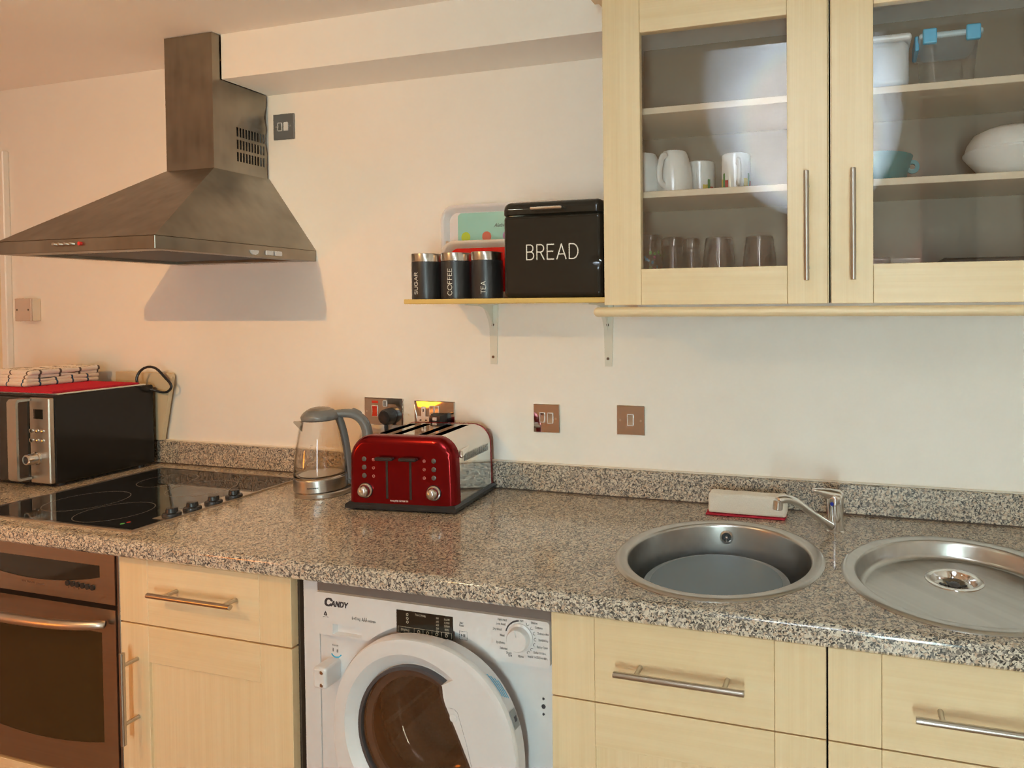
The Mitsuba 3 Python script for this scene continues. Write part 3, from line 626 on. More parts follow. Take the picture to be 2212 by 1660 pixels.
add(t, 'handle_hole', put(ext_y(affinity.translate(rrect(-.009, .009, -.035, .035, .0085), -.425 / 2 + .017, .144), -.0175, -.0165)), mat('hole_shadow', (0.55, 0.42, 0.30), 0.8), False)
t, put, shell, inn = tray('tray', 'red tray with cream rim standing in front of the turquoise tray, behind the canisters', .655, 1.581, .375, .176, -.060, TRAYC, TRAYR, .0)
add(t, 'rim', put(shell), TRAYC, True)
add(t, 'base', put(ext_y(rrect(-.375 / 2 + .022, .375 / 2 - .022, .022, .176 - .022, .03), -.008, -.002)), TRAYR, False)

# ------------------------------------------------------------------ wall cabinets
UY, UB = -.289, -.269
def bar_handle(parent, p0, p1, y, yb, f0=.16, f1=.84, r=.006):
    p0, p1 = np.array(p0, float), np.array(p1, float)
    ms = [cyl((p0[0], y, p0[1]), (p1[0], y, p1[1]), r, 20, cham=.0006)]
    for f in (f0, f1):
        q = p0 + (p1 - p0) * f; ms.append(cyl((q[0], y, q[1]), (q[0], yb, q[1]), r * .8, 16))
    return add(parent, 'handle', cat(*ms), NICKEL, 40)
def shaker(parent, x0, x1, z0, z1, xs0, xs1, zr0, zr1, yf, yb, panel=None):
    """stiles and rails, each a piece of its own"""
    add(parent, 'stile', bx(x0, xs0 - .0003, yf, yb, z0, z1, .0009), MV); add(parent, 'stile', bx(xs1 + .0003, x1, yf, yb, z0, z1, .0009), MV)
    if zr0 is not None: add(parent, 'rail', bx(xs0 + .0003, xs1 - .0003, yf, yb, z0, zr0, .0009), MH)
    if zr1 is not None: add(parent, 'rail', bx(xs0 + .0003, xs1 - .0003, yf, yb, zr1, z1, .0009), MH)
    if panel == 'glass': add(parent, 'pane', bx(xs0 - .006, xs1 + .006, yf + .009, yf + .0095, zr0 - .006, zr1 + .006), PANE, False)
    if panel == 'wood': add(parent, 'panel', bx(xs0 - .0001, xs1 + .0001, yf + .006, yb - .002, (zr0 or z0) - .0001, (zr1 or z1) + .0001), MV, False)
def wall_cab(label, x0, x1, dx0, dx1, xs0, xs1, hxp):
    c = thing('wall_cabinet', label, 'wall cabinet')
    t = .016
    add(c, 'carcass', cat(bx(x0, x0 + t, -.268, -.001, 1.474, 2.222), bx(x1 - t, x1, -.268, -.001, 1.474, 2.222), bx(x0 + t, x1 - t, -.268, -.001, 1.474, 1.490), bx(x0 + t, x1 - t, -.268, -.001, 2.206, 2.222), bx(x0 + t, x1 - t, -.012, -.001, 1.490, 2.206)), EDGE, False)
    for z in (1.7375, 1.9435): add(c, 'shelf', bx(x0 + t, x1 - t, -.250, -.013, z, z + .016, .001), SHELFM)
    d = c + '__door'; used.add(d)
    shaker(d, dx0, dx1, 1.472, 2.222, xs0, xs1, 1.5595, 2.130, UY, UB, 'glass')
    bar_handle(d, (hxp, 1.524), (hxp, 1.767), -.325, UY, .12, .88)
    add(c, 'front_edge', bx(x0, x0 + t, -.2690, -.2675, 1.474, 2.222), MV, False); add(c, 'front_edge', bx(x1 - t, x1, -.2690, -.2675, 1.474, 2.222), MV, False)
    return c
wc1 = wall_cab('glass-fronted maple wall cabinet holding mugs and glasses, nearest the bread bin', 1.079, 1.618, 1.077, 1.6155, 1.173, 1.5255, 1.5715)
for z in (1.742, 1.918): add(wc1, 'hinge', cat(bx(1.095, 1.101, -.245, -.20, z - .006, z + .006, .001), bx(1.101, 1.118, -.262, -.235, z - .008, z + .008, .002)), CHROME)
wc2 = wall_cab('glass-fronted maple wall cabinet holding bowls and food boxes, at the right edge', 1.621, 2.164, 1.6235, 2.162, 1.7145, 2.070, 1.6715)
prof = [(-.268, 1.4435), (-.303, 1.4435)] + [(-.303 - .0115 * math.sin(t) , 1.455 - .0115 * math.cos(t)) for t in np.linspace(0, PI, 12)] + [(-.268, 1.4665)]
rail = cat(ext_x(Polygon(prof), 1.066, 2.70), lathe([(0, -.0115)] + [(.0115 * math.sin(t) if False else .0115 * math.cos(t), .0115 * math.sin(t)) for t in np.linspace(-PI / 2, PI / 2, 12)], (1.066, -.303, 1.455), 24), bx(1.058, 1.075, -.303, -.02, 1.4435, 1.4665, .006))
solo('light_rail', rail, MH, 'rounded maple rail running under both wall cabinets', 'cabinet rail', smooth=40)
corn = [(-.268, 2.222), (-.292, 2.222), (-.300, 2.236), (-.322, 2.246), (-.330, 2.262), (-.268, 2.262)]
cm = cat(ext_x(Polygon(corn), 1.050, 2.70), ext_y(Polygon([(1.079, 2.222), (1.062, 2.222), (1.056, 2.236), (1.042, 2.246), (1.036, 2.262), (1.079, 2.262)]), -.268, -.175))
solo('cornice', cm, MH, 'maple cornice on top of the wall cabinets', 'cornice')

# mugs, upside down or upright, on the middle shelf
ZM = 1.7535
def handle_loop(c, R, a, z0, z1, out, r):
    e = np.array([math.cos(a), math.sin(a)]); q = [(R - .002, z1), (R + out * .7, z1 + .002), (R + out, (z0 + z1) / 2), (R + out * .7, z0 - .0), (R - .002, z0)]
    return tube(spline([(c[0] + e[0] * d, c[1] + e[1] * d, z) for d, z in q], 22), r, 10, flat=1.5)
def tall_mug(x, y, a, label):
    t = thing('mug', label, 'mug', 'mugs in the wall cabinet'); h = .112
    add(t, 'body', lathe([(0, 0), (.0455, 0), (.0465, .003), (.0455, .040), (.041, .080), (.034, .104), (.030, h), (0, h + .001)], (x, y, ZM), 40), CERAM, 40)
    e = (math.cos(a), math.sin(a)); q = [(.036, .098), (.050, .092), (.060, .070), (.064, .045), (.060, .028), (.045, .022)]
    add(t, 'handle', tube(spline([(x + e[0] * d, y + e[1] * d, ZM + z) for d, z in q], 22), .0062, 10, flat=1.4), CERAM, True)
tall_mug(1.142, -.160, math.radians(100), 'tall tapered white mug at the far left of the middle shelf')
tall_mug(1.2255, -.165, math.radians(-112), 'tall tapered white mug, second from the left on the middle shelf')
FR = [mat('fruit_yellow', (0.62, 0.48, 0.06), .3), mat('fruit_green', (0.06, 0.22, 0.05), .3), mat('fruit_red', (0.42, 0.03, 0.03), .3)]
def fruit_mug(x, y, a, label, spots):
    t = thing('mug', label, 'mug', 'mugs in the wall cabinet'); h, R = .098, .0365
    add(t, 'body', lathe([(0, 0), (R - .001, 0), (R, .002), (R, h - .003), (R - .003, h), (0, h + .0005)], (x, y, ZM), 40), CERAM, 40)
    add(t, 'handle', handle_loop((x, y), R, a, ZM + .022, ZM + .070, .028, .0052), CERAM, True)
    for s in spots:
        for (da, w, z1, mm) in ((0, .36, .034, FR[0]), (.36, .22, .048, FR[1]), (.58, .28, .030, FR[2])):
            add(t, 'fruit_print', cyl_patch((x, y), R, s + da, s + da + w, ZM + .004, ZM + z1), mm, True)
fa = math.radians(-73)
fruit_mug(1.2780, -.088, math.radians(160), 'straight white mug with fruit print, half hidden behind the tall mug', [fa + .05])
fruit_mug(1.3835, -.150, fa, 'straight white mug with fruit print standing alone on the middle shelf', [fa + .42, fa - 1.55])
solo('mug', lathe([(0, 0), (.034, 0), (.034, .09), (0, .09)], (1.180, -.075, ZM), 32), CERAM, 'white mug at the back, between the two tall mugs', 'mug', 'mugs in the wall cabinet')

# glasses on the cabinet floor
ZG = 1.4905
def glass_thing(label, prof, c, parts=True):
    t = thing('drinking_glass', label, 'glass', 'glasses in the wall cabinet'); add(t, 'bowl', lathe(prof, (*c, ZG), 40), GLASS, 40); return t
def inv_tumbler(h, r0, r1, base):   # upside down: open end on the shelf, thick base up
    return [(r0 - .0022, .0), (r0, .0), (r0 + .0004, .001), (r1, h - .004), (r1 - .003, h), (0, h), (0, h - base), (r1 - .005, h - base - .002), (r0 - .0025, .001)]
g = glass_thing('tumbler printed with small coloured flowers, leftmost glass in the cabinet', inv_tumbler(.165, .036, .031, .012), (1.150, -.150))
cols = [mat('print_purple', (0.22, 0.03, 0.08), .3), mat('print_green', (0.10, 0.28, 0.05), .3), mat('print_blue', (0.05, 0.20, 0.34), .3)]
for i in range(36):
    z = ZG + .01 + .105 * rng.random(); a = -1.3 + (rng.random() - .5) * 2.6; w = .10 + .16 * rng.random(); R = .036 - .005 * (z - ZG) / .165
    add(g, 'flower_print', cyl_patch((1.150, -.150), R, a, a + w, z, z + .004 + .005 * rng.random(), .0006, 3), cols[i % 3], True)
glass_thing('thick-based tumbler, second glass from the left in the cabinet', inv_tumbler(.157, .030, .0255, .022), (1.2145, -.150))
glass_thing('narrow thick-based tumbler, third glass from the left in the cabinet', inv_tumbler(.152, .026, .0215, .022), (1.2650, -.150))
def stemless(c):
    o = [(0, 0), (.022, 0), (.032, .012), (.0405, .040), (.0425, .070), (.040, .105), (.0335, .150), (.0322, .151), (.0388, .105), (.0412, .070), (.0392, .041), (.0308, .014), (.020, .005), (0, .005)]
    return o
glass_thing('round stemless wine glass left of the other one', stemless(0), (1.339, -.155)); glass_thing('round stemless wine glass, rightmost in the cabinet', stemless(0), (1.4435, -.155))

# right cabinet contents
wb = thing('food_box', 'white plastic food box on the top shelf of the right cabinet', 'food box')
add(wb, 'body', rbox(1.66, 1.794, -.235, -.075, 1.960, 2.068, .018), mat('milky_plastic', (0.50, 0.52, 0.55), .35), 40); add(wb, 'lid', rbox(1.655, 1.799, -.240, -.070, 2.064, 2.080, .0075), WHITEP, 40)
fb = thing('food_box', 'clear plastic food box with bright blue clips on the top shelf', 'food box')
frus = trimesh.Trimesh([(x, y, z) for (e, z) in ((.010, 1.961), (.0, 2.066)) for x, y in rrect(1.822 + e, 1.942 - e, -.225 + e, -.075 - e, .02, 4).exterior.coords]).convex_hull
add(fb, 'body', frus, CLEARP, 40); add(fb, 'lid', rbox(1.815, 1.949, -.230, -.070, 2.064, 2.078, .006), mat('pale_blue_lid', (0.40, 0.52, 0.58), .3), 40)
for x in (1.822, 1.912): add(fb, 'clip', rbox(x, x + .030, -.238, -.226, 2.050, 2.084, .004), BLUEC, 40)
add(fb, 'clip', rbox(1.808, 1.818, -.20, -.12, 2.050, 2.084, .004), BLUEC, 40)
tb = thing('bowl', 'dark teal plastic bowl with a pierced lug on the middle shelf', 'bowl')
add(tb, 'body', lathe([(0, 0), (.060, 0), (.068, .004), (.085, .062), (.0865, .066), (.083, .066), (.066, .008), (0, .006)], (1.722, -.150, ZM), 48), TEAL, 40)
add(tb, 'lug', ext_y(Point(1.806, ZM + .040).buffer(.016) - Point(1.806, ZM + .040).buffer(.0065), -.163, -.155), TEAL)
def bowl(z, label, r=.098):
    t = thing('bowl', label, 'bowl', 'white china bowls in the right cabinet')
    add(t, 'body', lathe([(0, 0), (.045, 0), (.048, .003), (.075, .022), (r, .056), (r + .001, .060), (r - .003, .060), (.072, .026), (.040, .008), (0, .007)], (2.022, -.150, z), 56), CERAM, 40)
bowl(ZM, 'lower white china bowl of the stack on the middle shelf', .104)
t = thing('bowl', 'white china bowl turned over on top of the stack', 'bowl', 'white china bowls in the right cabinet')
add(t, 'body', lathe([(.100, 0), (.101, .002), (.096, .020), (.082, .040), (.055, .052), (.0, .054), (0, .049), (.053, .047), (.078, .036), (.092, .018), (.0965, .001)], (2.022, -.150, ZM + .061), 56), CERAM, 40)
solo('baking_tin', minus(rbox(1.86, 2.14, -.245, -.03, ZG, ZG + .082, .012), rbox(1.867, 2.133, -.238, -.037, ZG + .01, ZG + .12, .010)), mat('dark_tin', (0.05, 0.04, 0.03), .35, .6), 'dark baking tin on the floor of the right cabinet', 'baking tin', smooth=40)
t = thing('drinking_glass', 'cut glass with pointed rim on the floor of the right cabinet', 'glass'); add(t, 'bowl', lathe([(0, 0), (.026, 0), (.028, .004), (.036, .090), (.0345, .090), (.0265, .010), (0, .008)], (1.722, -.150, ZG), 9), GLASS, False)

# ------------------------------------------------------------------ sink, drainer, tap, bowl, cloth
sk = thing('sink_bowl', 'round stainless steel sink bowl set in the worktop', 'sink')
def basin(R, ri, depth, rf, fr=0.02):
    o = [(R, .0), (R, .0015), (R - .004, .0045), (R - .010, .0055), (ri + .006, .0040), (ri + .002, .0015), (ri, -.004)]
    o += [(ri - (ri - rf) * s, -.004 - (depth - .004 - fr) * s) for s in (.5, 1.0)]
    o += [(rf - fr + fr * math.cos(t), -depth + fr - fr * math.sin(t)) for t in np.linspace(.2, PI / 2, 6)]
    return o
pr = basin(SR, .202, .165, .186, .03) + [(.04, -.168), (0, -.168)]
bs = lathe(pr, (*SK, ZT), 96)
add(sk, 'bowl', bs, SINKM, 40)
oa = math.radians(96); oc = np.array([SK[0] + .197 * math.cos(oa), SK[1] + .197 * math.sin(oa), .8815]); od = np.array([-math.cos(oa), -math.sin(oa), 0.08])
ofk = add(sk, 'overflow', lathe([(.009, 0), (.017, 0), (.0165, .002), (.0125, .003), (.0105, .0005)], oc, 32, od), CHROME, 40)
add(ofk, 'recess', cyl(oc - od * .001, oc + od * .0006, .0125, 24), BLACKP); add(ofk, 'screw', cat(ball_hull([(*(oc + od * .002), .004)], 3), bx(oc[0] - .0014, oc[0] + .0014, oc[1] - .003, oc[1] - .001, oc[2] - .011, oc[2])), CHROME)
ds = thing('drainer_bowl', 'shallow round stainless steel drainer with strainer at the right edge of the worktop', 'drainer')
ST = (1.880, -.298)
ringp = basin(DR_, .206, .036, .200, .012)
fl = ext_z(Point(DK).buffer(.190, quad_segs=32) - Point(ST).buffer(.052, quad_segs=24), ZT - .0365, ZT - .0360)
add(ds, 'rim', lathe(ringp, (*DK, ZT), 96), SINKM, 40)
add(ds, 'floor', fl, SINKM, False)
sr = add(ds, 'strainer', lathe([(.060, .0), (.0595, .0016), (.053, .0026), (.047, .001), (.043, -.006), (.041, -.014), (.030, -.018), (.012, -.018), (0, -.017)], (*ST, ZT - .036), 48), CHROME, 40)
for i in range(10):
    a = i * 2 * PI / 10; q = bx(.016, .034, -.0035, .0035, -.0185, -.0163); q.apply_transform(trimesh.transformations.rotation_matrix(a, [0, 0, 1])); q.apply_translation((*ST, ZT - .036)); add(sr, 'slot', q, BLACKP, False)
add(sr, 'plug_cap', lathe([(0, -.018), (.013, -.018), (.013, -.010), (.009, -.006), (0, -.005)], (*ST, ZT - .036), 24), mat('dull_plug', (0.10, 0.10, 0.10), .4, .7), 40)
# upturned washing-up bowl standing in the sink
wbp = [(.172, 0), (.178, .004), (.176, .050), (.170, .094), (.164, .1065), (.147, .110), (.146, .1108), (0, .1112)]
wu = thing('washing_up_bowl', 'round blue-grey plastic bowl standing upside down in the sink', 'washing-up bowl')
add(wu, 'side', lathe(wbp[:6], (1.3755, -.3860, ZT - .1645), 72), BOWLL, 40)
add(wu, 'base', lathe([(.147, .1105), (.146, .1117), (.10, .1124), (0, .1126)], (1.3755, -.3860, ZT - .1645), 72), BOWLB, 40)
tp = thing('mixer_tap', 'chrome single-lever mixer tap between the two round sinks', 'tap')
tc = (1.6265, -.150)
add(tp, 'body', lathe([(0, 0), (.0225, 0), (.0225, .002), (.0205, .004), (.0205, .068), (.0215, .069), (.0215, .084), (.020, .090), (.012, .096), (0, .098)], (*tc, ZT), 40), CHROME, 40)
add(tp, 'spout', tube(spline([(1.618, -.166, .925), (1.590, -.196, .953), (1.556, -.228, .987), (1.530, -.250, 1.008), (1.512, -.263, 1.013), (1.500, -.271, 1.0095)], 36), np.interp(np.linspace(0, 1, 36), [0, .4, 1], [.0105, .0100, .0115]), 18, flat=.85), CHROME, True)
add(tp, 'aerator', cyl((1.501, -.270, 1.012), (1.499, -.2705, .990), .0118, 24, cham=.001), CHROME)
lv = ball_hull([(tc[0] + .006, tc[1], .996, .016), (tc[0] - .012, tc[1] - .008, 1.006, .010), (tc[0] - .050, tc[1] - .022, 1.014, .0042), (tc[0] - .047, tc[1] - .026, 1.014, .0042)], 4)
add(tp, 'lever', lv, CHROME, 40)
add(tp, 'temperature_mark', cyl((tc[0] - .006, tc[1] - .0205, .982), (tc[0] - .007, tc[1] - .0222, .982), .0045, 16), mat('tap_blue', (0.02, 0.04, 0.35), .2), label='blue dot')
solo('dish_cloth', cloth_slab(1.288, 1.500, -.1105, -.068, ZT + .001, ZT + .006, .0024, .008, 31), CLOTHD, 'crumpled crimson cloth showing under the folded cream cloth', 'cloth', smooth=True)
fc = cloth_slab(1.296, 1.503, -.110, -.064, ZT + .0075, .9705, .007, .008, 32)
solo('dish_cloth', fc, CLOTHW, 'folded cream dish cloth resting behind the sink beside the tap', 'cloth', smooth=True)

# ------------------------------------------------------------------ oven
ov = thing('oven', 'built-in brown steel oven with curved handle under the hob', 'oven')
ox0, ox1, oy = -.700, -.1185, -.606
add(ov, 'casing', bx(ox0, ox1 - .004, -.585, -.05, .268, .862), BLACKP, False)
xc = (ox0 + ox1) / 2
def smile(x0, x1, zt, zb_end, sag, n=24):
    xs = np.linspace(x1, x0, n); hw = (x1 - x0) / 2; c = (x0 + x1) / 2
    return Polygon([(x0, zt), (x1, zt)] + [(x, zb_end - sag * (1 - ((x - c) / hw) ** 2)) for x in xs])
dsp = smile(-.645, -.169, .8215, .791, .026)
add(ov, 'control_panel', minus(ext_y(sbox(ox0, .7255, ox1, .854), oy, -.585), ext_y(dsp, oy - .01, oy + .006)), OVENM, False)
add(ov, 'display', ext_y(dsp, oy + .002, oy + .008), BLACKG, False)
for i in range(6):
    x = -.281 + i * .0175
    add(ov, 'button', ext_y(Point(x, .7665 - .0006 * i).buffer(.0072, quad_segs=5), oy - .003, oy), BLACKP, False)
mat('oven_print', (0.10, 0.055, 0.035), .5)
for x, w, z in ((-.452, .016, .752), (-.432, .012, .752), (-.416, .012, .752), (-.398, .030, .750), (-.281, .003, .753), (-.262, .003, .753), (-.245, .003, .753)): add(ov, 'print', bx(x, x + w, oy - .0003, oy, z, z + .0045), 'oven_print', False)
win = smile(-.648, -.166, .651, .369, .022)
add(ov, 'door', minus(ext_y(sbox(ox0, .272, ox1, .7125), oy, -.585), ext_y(win, oy - .01, oy + .003)), OVENM, False)
add(ov, 'window', ext_y(win, oy + .001, oy + .006), OVENG, False)
hh = spline([(ox0 + .022, oy - .010, .679), (ox0 + .08, oy - .040, .684), (xc - .10, oy - .058, .689), (xc, oy - .062, .690), (xc + .10, oy - .058, .689), (ox1 - .08, oy - .038, .684), (ox1 - .022, oy - .010, .679)], 40)
add(ov, 'handle', tube(hh, np.interp(np.linspace(0, 1, 40), [0, .03, .5, .97, 1], [.009, .0115, .0125, .0115, .009]), 16), OVENH, True)
add(ov, 'trim', bx(ox1 + .003, ox1 + .014, -.604, -.585, .268, .856, .002), mat('oven_trim', (0.22, 0.17, 0.13), .3, .8), label='bronze edge strip')
pl = thing('plinth_drawer', 'maple drawer front below the oven', 'drawer front'); add(pl, 'front', bx(ox0, -.105, -.606, -.585, .11, .262, .001), MH)

# ------------------------------------------------------------------ base cabinets
DY, DB = -.609, -.589
def carcass(c, x0, x1):
    add(c, 'carcass', cat(bx(x0, x0 + .016, -.588, -.03, .10, .866), bx(x1 - .016, x1, -.588, -.03, .10, .866), bx(x0 + .016, x1 - .016, -.588, -.03, .10, .116), bx(x0 + .016, x1 - .016, -.588, -.57, .85, .866), bx(x0, x1, -.55, -.53, 0, .10)), GAPM, False)
b1 = thing('base_cabinet', 'maple base cabinet with one drawer above a door, between the oven and the washing machine', 'base cabinet')
carcass(b1, -.098, .436)
d = b1 + '__drawer'; used.add(d)
add(d, 'stile', bx(-.097, -.0043, DY, DB, .6925, .853, .0009), MV); add(d, 'stile', bx(.3413, .432, DY, DB, .6925, .853, .0009), MV); add(d, 'front', bx(-.0037, .3407, DY, DB, .6925, .853, .0009), MH)
bar_handle(d, (.045, .7865), (.298, .7865), -.645, DY, .18, .90)
d = b1 + '__door'; used.add(d)
shaker(d, -.097, .432, .115, .6885, -.005, .341, .205, .5985, DY, DB, 'wood')
bar_handle(d, (-.042, .408), (-.042, .635), -.645, DY, .22, .86)
add(b1, 'edge_gap', bx(.437, .4525, -.575, -.55, .10, .866), GAPM, False)
def base2(label, x0, x1, s0, s1, hx_):
    c = thing('base_cabinet', label, 'base cabinet'); carcass(c, x0, x1)
    d = c + '__drawer'; used.add(d)
    add(d, 'stile', bx(x0 + .001, s0 - .0003, DY, DB, .6845, .853, .0009), MV); add(d, 'stile', bx(s1 + .0003, x1 - .001, DY, DB, .6845, .853, .0009), MV); add(d, 'front', bx(s0 + .0003, s1 - .0003, DY, DB, .6845, .853, .0009), MH)
    bar_handle(d, (hx_, .7665), (hx_ + .252, .7665), -.645, DY, .17, .85)
    d = c + '__door'; used.add(d)
    shaker(d, x0 + .001, x1 - .001, .115, .6815, s0, s1, .205, .594, DY, DB, 'wood')
base2('maple base cabinet with a wide drawer, under the sink bowl', 1.0815, 1.6245, 1.1755, 1.531, 1.229)
base2('maple base cabinet with a wide drawer, under the drainer at the right edge', 1.6262, 2.170, 1.7195, 2.075, 1.773)
solo('filler_panel', bx(.4545, .4985, -.5965, -.03, .10, .864, .001), WHITEP2, 'white filler panel between the base cabinet and the washing machine', 'panel')

# ------------------------------------------------------------------ washing machine
wm = thing('washing_machine', 'white front-loading washing machine lettered CANDY under the worktop', 'washing machine')
wx0, wx1, wy = .500, 1.079, -.600
DC, DRR = (.801, .5435), .2330
hole = cyl((.785, -.72, .565), (.785, -.5, .565), .165, 64)
add(wm, 'body', minus(bx(wx0 - .0008, wx1, wy + .004, -.05, .02, .829, .002), cyl((.785, -.72, .565), (.785, -.30, .565), .168, 64)), WHITEP2, 40)
add(wm, 'drum', lathe([(.165, 0), (.168, .004), (.168, .24), (.0, .26)], (.785, -.585, .565), 64, (0, 1, 0)), DRUM, 40)
add(wm, 'gasket', lathe([(.168, 0), (.166, -.004), (.150, .010), (.146, .020), (.160, .040)], (.785, -.594, .565), 64, (0, 1, 0)), RUBBER, 40)
pan = rrect(wx0, wx1, .7365, .8315, .008)
cutd = Point(DC).buffer(DRR + .016, quad_segs=32)
panel = ext_y(pan - cutd, wy - .010, wy + .004)
recess = trimesh.Trimesh([(x, y, z) for x, z in ((.541, .738), (.626, .738), (.626, .7645), (.541, .7645)) for y in (wy - .02,)] + [(x, wy + .0035, z) for x, z in ((.556, .743), (.622, .743), (.622, .762), (.556, .762))]).convex_hull
add(wm, 'control_panel', minus(panel, recess), WHITEP, 40)
add(wm, 'drawer_pull', bx(.541, .627, wy - .0005, wy + .004, .7375, .765), WHITEP, False)
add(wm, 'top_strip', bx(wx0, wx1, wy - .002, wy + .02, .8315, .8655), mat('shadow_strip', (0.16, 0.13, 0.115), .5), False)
PY = wy - .010
add(wm, 'logo', cat(*[text_front('C', .0175, .5255 + dx, .8025 + dz, PY, .0006, bold=True, slant=.18, width=.0195) for dx in (0, .0009, .0018) for dz in (0, .0006)], *[text_front('ANDY', .0118, .5440 + dx, .8030 + dz, PY, .0006, bold=True, slant=.18, width=.0440) for dx in (0, .0008) for dz in (0, .0005)]), INK, False)
scr = add(wm, 'screen', bx(.7165, .8560, PY - .0012, PY, .7665, .8160, .0004), BLACKG)
pr = [bx(.7205 + a, .7205 + b, PY - .0016, PY - .0012, .7685, .7805) for a, b in ((.0, .0006), (.0405, .0412), (.0625, .0632), (.0845, .0852), (.108, .1087), (.1325, .1331))] + [bx(.7205, .8535, PY - .0016, PY - .0012, .7805, .7811)]
pr += [text_front('Drying', .0050, .7285, .7722, PY - .0012, .0005), text_front('Time / Drying', .0040, .7640, .8085, PY - .0012, .0005, width=.026)]
pr += [text_front(s, .0040, x, z, PY - .0012, .0005, center=True) for x, L in ((.8190, ('90', '60', '40', '30', '20')), (.8420, ('1400', '1200', '1000', '800', '400'))) for s, z in zip(L, (.8070, .7998, .7926, .7854, .7786))]
pr += [ext_y(Point(.7445, z).buffer(.0030) - Point(.7445, z).buffer(.0018), PY - .0016, PY - .0012) for z in (.8085, .8000, .7920)]
pr += [ext_y(Point(x, .7742).buffer(.0036) - Point(x, .7742).buffer(.0022), PY - .0016, PY - .0012) for x in (.7725, .7945, .8170, .8405)]
add(scr, 'print', cat(*pr), mat('screen_print', (0.45, 0.40, 0.33), .5), False)
KX, KZ = 1.0135, .7925
lab = []
for t_, x0_, z_, x1_ in (('High Heat', .9619, .8243, .9833), ('Low Heat', .9585, .8152, .9799), ('Dry Wool', .9508, .8036, .9713), ('Mixed', .9668, .7921, .9775), ('Synthetics', .9580, .7765, .9784), ('Delicates', .9664, .7650, .9835),
                         ('Drain', .9813, .7573, .9930), ('Spin', .9855, .7521, .9940), ('Rinse', 1.0087, .7534, 1.0203), ('OFF', 1.0128, .8266, 1.0212), ('Whites', 1.0379, .8259, 1.0525), ('Cottons', 1.0472, .8175, 1.0637),
                         ('Cottons + Pre', 1.0522, .8058, 1.0770), ('Synthetics', 1.0541, .7928, 1.0760), ('Baby Care', 1.0508, .7781, 1.0746), ('Daily 59 Min.', 1.0434, .7657, 1.0713), ('Rapid 14/30/44 Min.', 1.0298, .7562, 1.0743)):
    lab.append(text_front(t_, .0046, x0_, z_ - .0023, PY, .0004, width=x1_ - x0_))
lab += [text_front('Start', .0042, .8722, .8036, PY, .0004, width=.0085), text_front('Pause', .0042, .8712, .7982, PY, .0004, width=.0105)]
lab.append(ext_y(sbox(.8712, .7702, .8900, .7885) - sbox(.8717, .7707, .8895, .7880), PY - .0004, PY))
lab += [ext_y(Polygon([(.8755, .7768), (.8755, .7822), (.8792, .7795)]), PY - .0004, PY), bx(.8808, .8822, PY - .0004, PY, .7768, .7822), bx(.8834, .8848, PY - .0004, PY, .7768, .7822)]
lab += [text_front('8+5 kg', .0062, .600, .7795, PY, .0004, width=.022), text_front('AAA', .0085, .626, .7785, PY, .0004, width=.014), text_front('1400 rpm', .0050, .642, .7785, PY, .0004, width=.020)]
drop = Polygon([(.5290, .7905), (.5258, .7855), (.5248, .7822), (.5265, .7798), (.5315, .7798), (.5332, .7822), (.5322, .7855)]); lab.append(ext_y(drop - Point(.5290, .7835).buffer(.0013), PY - .0004, PY)); lab.append(bx(.5215, .5365, PY - .0004, PY, .7765, .7773))
arcs = []
for t0, t1 in ((97, 128), (130, 162)):
    q = [(KX + .034 * math.cos(math.radians(a)), KZ + .034 * math.sin(math.radians(a))) for a in np.linspace(t0, t1, 12)]; arcs.append(ext_y(LineString(q).buffer(.0016 if t0 < 100 else .0014), PY - .0004, PY))
for a in (60, 40, 20, 0, -20, -40, -58):
    x, z = KX + .034 * math.cos(math.radians(a)), KZ + .034 * math.sin(math.radians(a)); arcs.append(ext_y(Point(x, z).buffer(.0032) - Point(x, z).buffer(.0024) - affinity.rotate(sbox(x + .001, z - .004, x + .006, z + .004), a, origin=(x, z)), PY - .0004, PY))
add(wm, 'print', cat(*lab, *arcs), INK, False)
dk = add(wm, 'programme_dial', lathe([(0, 0), (.0290, 0), (.0290, .003), (.0250, .006), (.0235, .015), (.0215, .0175), (.016, .0170), (0, .0165)], (KX, PY, KZ), 48, (0, -1, 0)), WHITEP, 40)
add(dk, 'pointer', ball_hull([(KX - .004, PY - .0165, KZ + .0195, .0030), (KX - .002, PY - .0165, KZ + .009, .0022)], 3), WHITEP)
# open-edge porthole door: thick ring with a flat grip area on the right
EXP = 2.25
DA = math.radians(-3.2)          # the door stands slightly ajar, hinged on the left
DM = trimesh.transformations.rotation_matrix(DA, [0, 0, 1], [.567, -.602, 0])
def ajar(m): m.apply_transform(DM); return m
def SE(ins, n=120):
    a = DRR - ins; t = np.linspace(0, 2 * PI, n, endpoint=False); c, q = np.cos(t), np.sin(t)
    return [(DC[0] + a * np.sign(u) * abs(u) ** (2 / EXP), DC[1] + a * np.sign(v) * abs(v) ** (2 / EXP)) for u, v in zip(c, q)]
wino = Point((.783, .563)).buffer(.1505, quad_segs=48)
grip = Polygon([(.862, .80), (.860, .71), (.8605, .690), (.8625, .670), (.867, .656), (.8965, .5985), (.931, .528), (.99, .400), (1.2, .380), (1.2, .80)])
gripc = Polygon([(.858, .690), (.96, .745), (1.2, .82), (1.2, .38), (.99, .40), (.929, .528), (.8945, .5985), (.865, .656)]).buffer(.003)
def dring(ins, y): return [(x, y, z) for x, z in SE(ins)]
slab = trimesh.Trimesh(dring(.004, -.602) + dring(.0, -.608) + dring(0, -.628) + dring(.003, -.634) + dring(.012, -.6365)).convex_hull
cutw = wino - grip
cone = lathe([(0, -.0045), (.180, -.0045), (.180, -.0015), (.152, .018), (0, .018)], (.783, -.635, .563), 96, (0, 1, 0))
cone = minus(cone, ext_y(gripc, -.70, -.60))
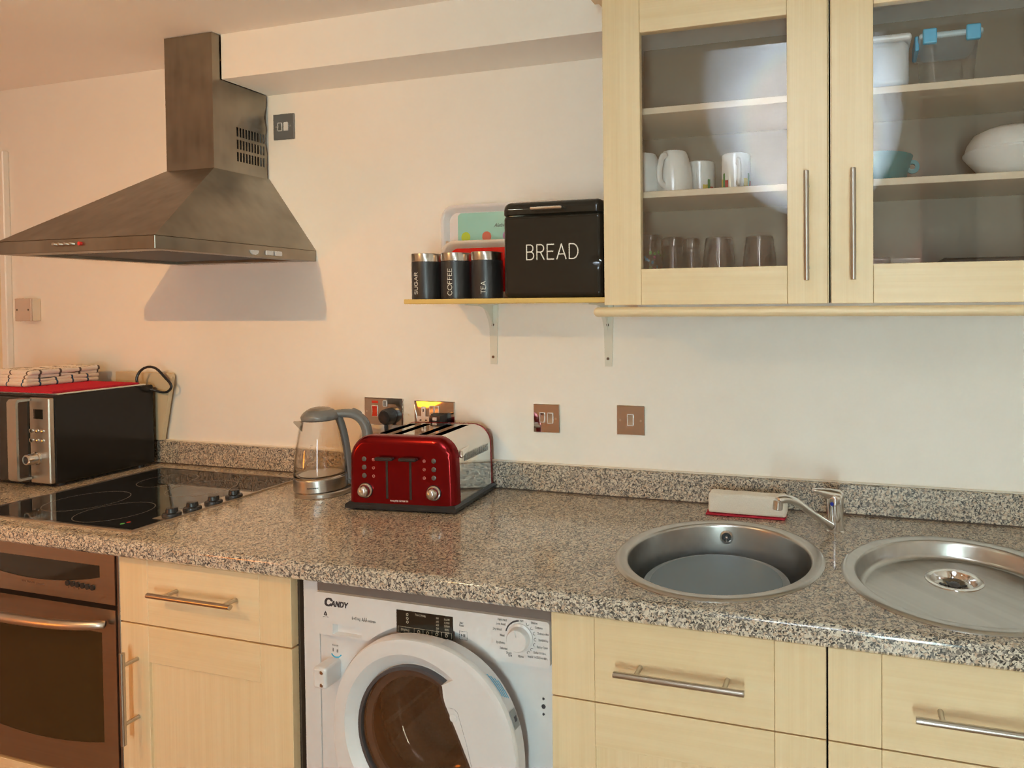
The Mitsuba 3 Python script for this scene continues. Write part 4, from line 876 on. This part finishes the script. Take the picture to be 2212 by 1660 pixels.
doorm = minus(minus(slab, ext_y(cutw, -.70, -.58)), cone)
dkk = add(wm, 'door', ajar(doorm), WHITEP, 30)
add(dkk, 'bezel', ajar(ext_y(cutw - cutw.buffer(-.0075), -.628, -.618)), RUBBER, 40)
add(dkk, 'glass', ajar(ext_y(cutw.buffer(-.006), -.624, -.622)), SMOKE, False)
add(dkk, 'glass_ring', ajar(ext_y(cutw.buffer(-.010) - cutw.buffer(-.026), -.616, -.610)), mat('glass_ring', (0.13, 0.125, 0.13), 0.25), 40)
add(dkk, 'glass_bowl', ajar(lathe([(.143, 0), (.140, .030), (.132, .055), (.118, .072), (.088, .080), (0, .084)], (.785, -.612, .565), 64, (0, 1, 0))), SMOKE, 40)
add(dkk, 'grip_screw', ajar(cyl((.887, -.6365, .632), (.887, -.6385, .632), .0085, 24, cham=.0008)), WHITEP)
add(dkk, 'grip_line', ajar(tube([(.876, -.6367, .651), (.888, -.6367, .651), (.897, -.6367, .645), (.918, -.6367, .583), (.933, -.6367, .523)], .0003, 6)), INKG)
def rim_patch(a0, a1, y0, y1, m, nm, r=DRR, t=.0006, ex=EXP):
    V, Fc, n = [], [], 24
    for i in range(n + 1):
        a = a0 + (a1 - a0) * i / n; u, v = math.cos(a), math.sin(a)
        for y in (y0, y1): V.append((DC[0] + (r + t) * np.sign(u) * abs(u) ** (2 / ex), y, DC[1] + (r + t) * np.sign(v) * abs(v) ** (2 / ex)))
    for i in range(n): Fc += [[2 * i, 2 * i + 1, 2 * i + 3], [2 * i, 2 * i + 3, 2 * i + 2]]
    return ajar(trimesh.Trimesh(V, Fc, process=False))
R_ = math.radians
add(dkk, 'edge_band', rim_patch(R_(-30), R_(80), -.627, -.606, None, ''), mat('door_edge', (0.58, 0.59, 0.61), .35), True, label='grey outer edge of the door')
add(dkk, 'edge_print', cat(*[rim_patch(R_(36 - i), R_(50 - 2 * i), y, y + .0016, None, '', t=.0012) for i, y in enumerate((-.6245, -.6205, -.6165, -.6125))]), INKB, True)
add(dkk, 'latch', rim_patch(R_(18.5), R_(27.5), -.626, -.609, None, '', t=.0018), mat('latch_grey', (0.22, 0.24, 0.25), .35), True)
add(dkk, 'latch_hole', rim_patch(R_(21.5), R_(24.0), -.620, -.613, None, '', t=.0026), INK, True)
add(wm, 'catch_hole', cat(*[cyl((1.057, wy + .006, z), (1.057, wy + .0032, z), r, 20) for z, r in ((.664, .0026), (.648, .0046), (.632, .0026))]), INK, False)
blk = add(wm, 'hinge_block', ball_hull([(x, y, z, .007) for x in (.528, .549) for y in (-.635, -.60) for z in (.638, .672)], 3), WHITEP, 40)
for z in (.6695, .6415): add(blk, 'screw', cyl((.5455, -.640, z), (.5455, -.6430, z), .0045, 18, cham=.0008), SCREW if False else NICKEL)
add(wm, 'sticker', cat(text_front('Candy', .0040, .533, .705, wy + .004, .0004), bx(.5335, .5365, wy + .0036, wy + .004, .692, .700), bx(.5445, .5480, wy + .0036, wy + .004, .691, .698)), INKG, False)
arc = [(.5435 + .0135 * math.cos(a), .6905 + .0105 * math.sin(a)) for a in np.linspace(R_(205), R_(335), 14)]
add(wm, 'sticker_arc', ext_y(LineString(arc).buffer(.0013), wy + .0034, wy + .004), INKB, False)
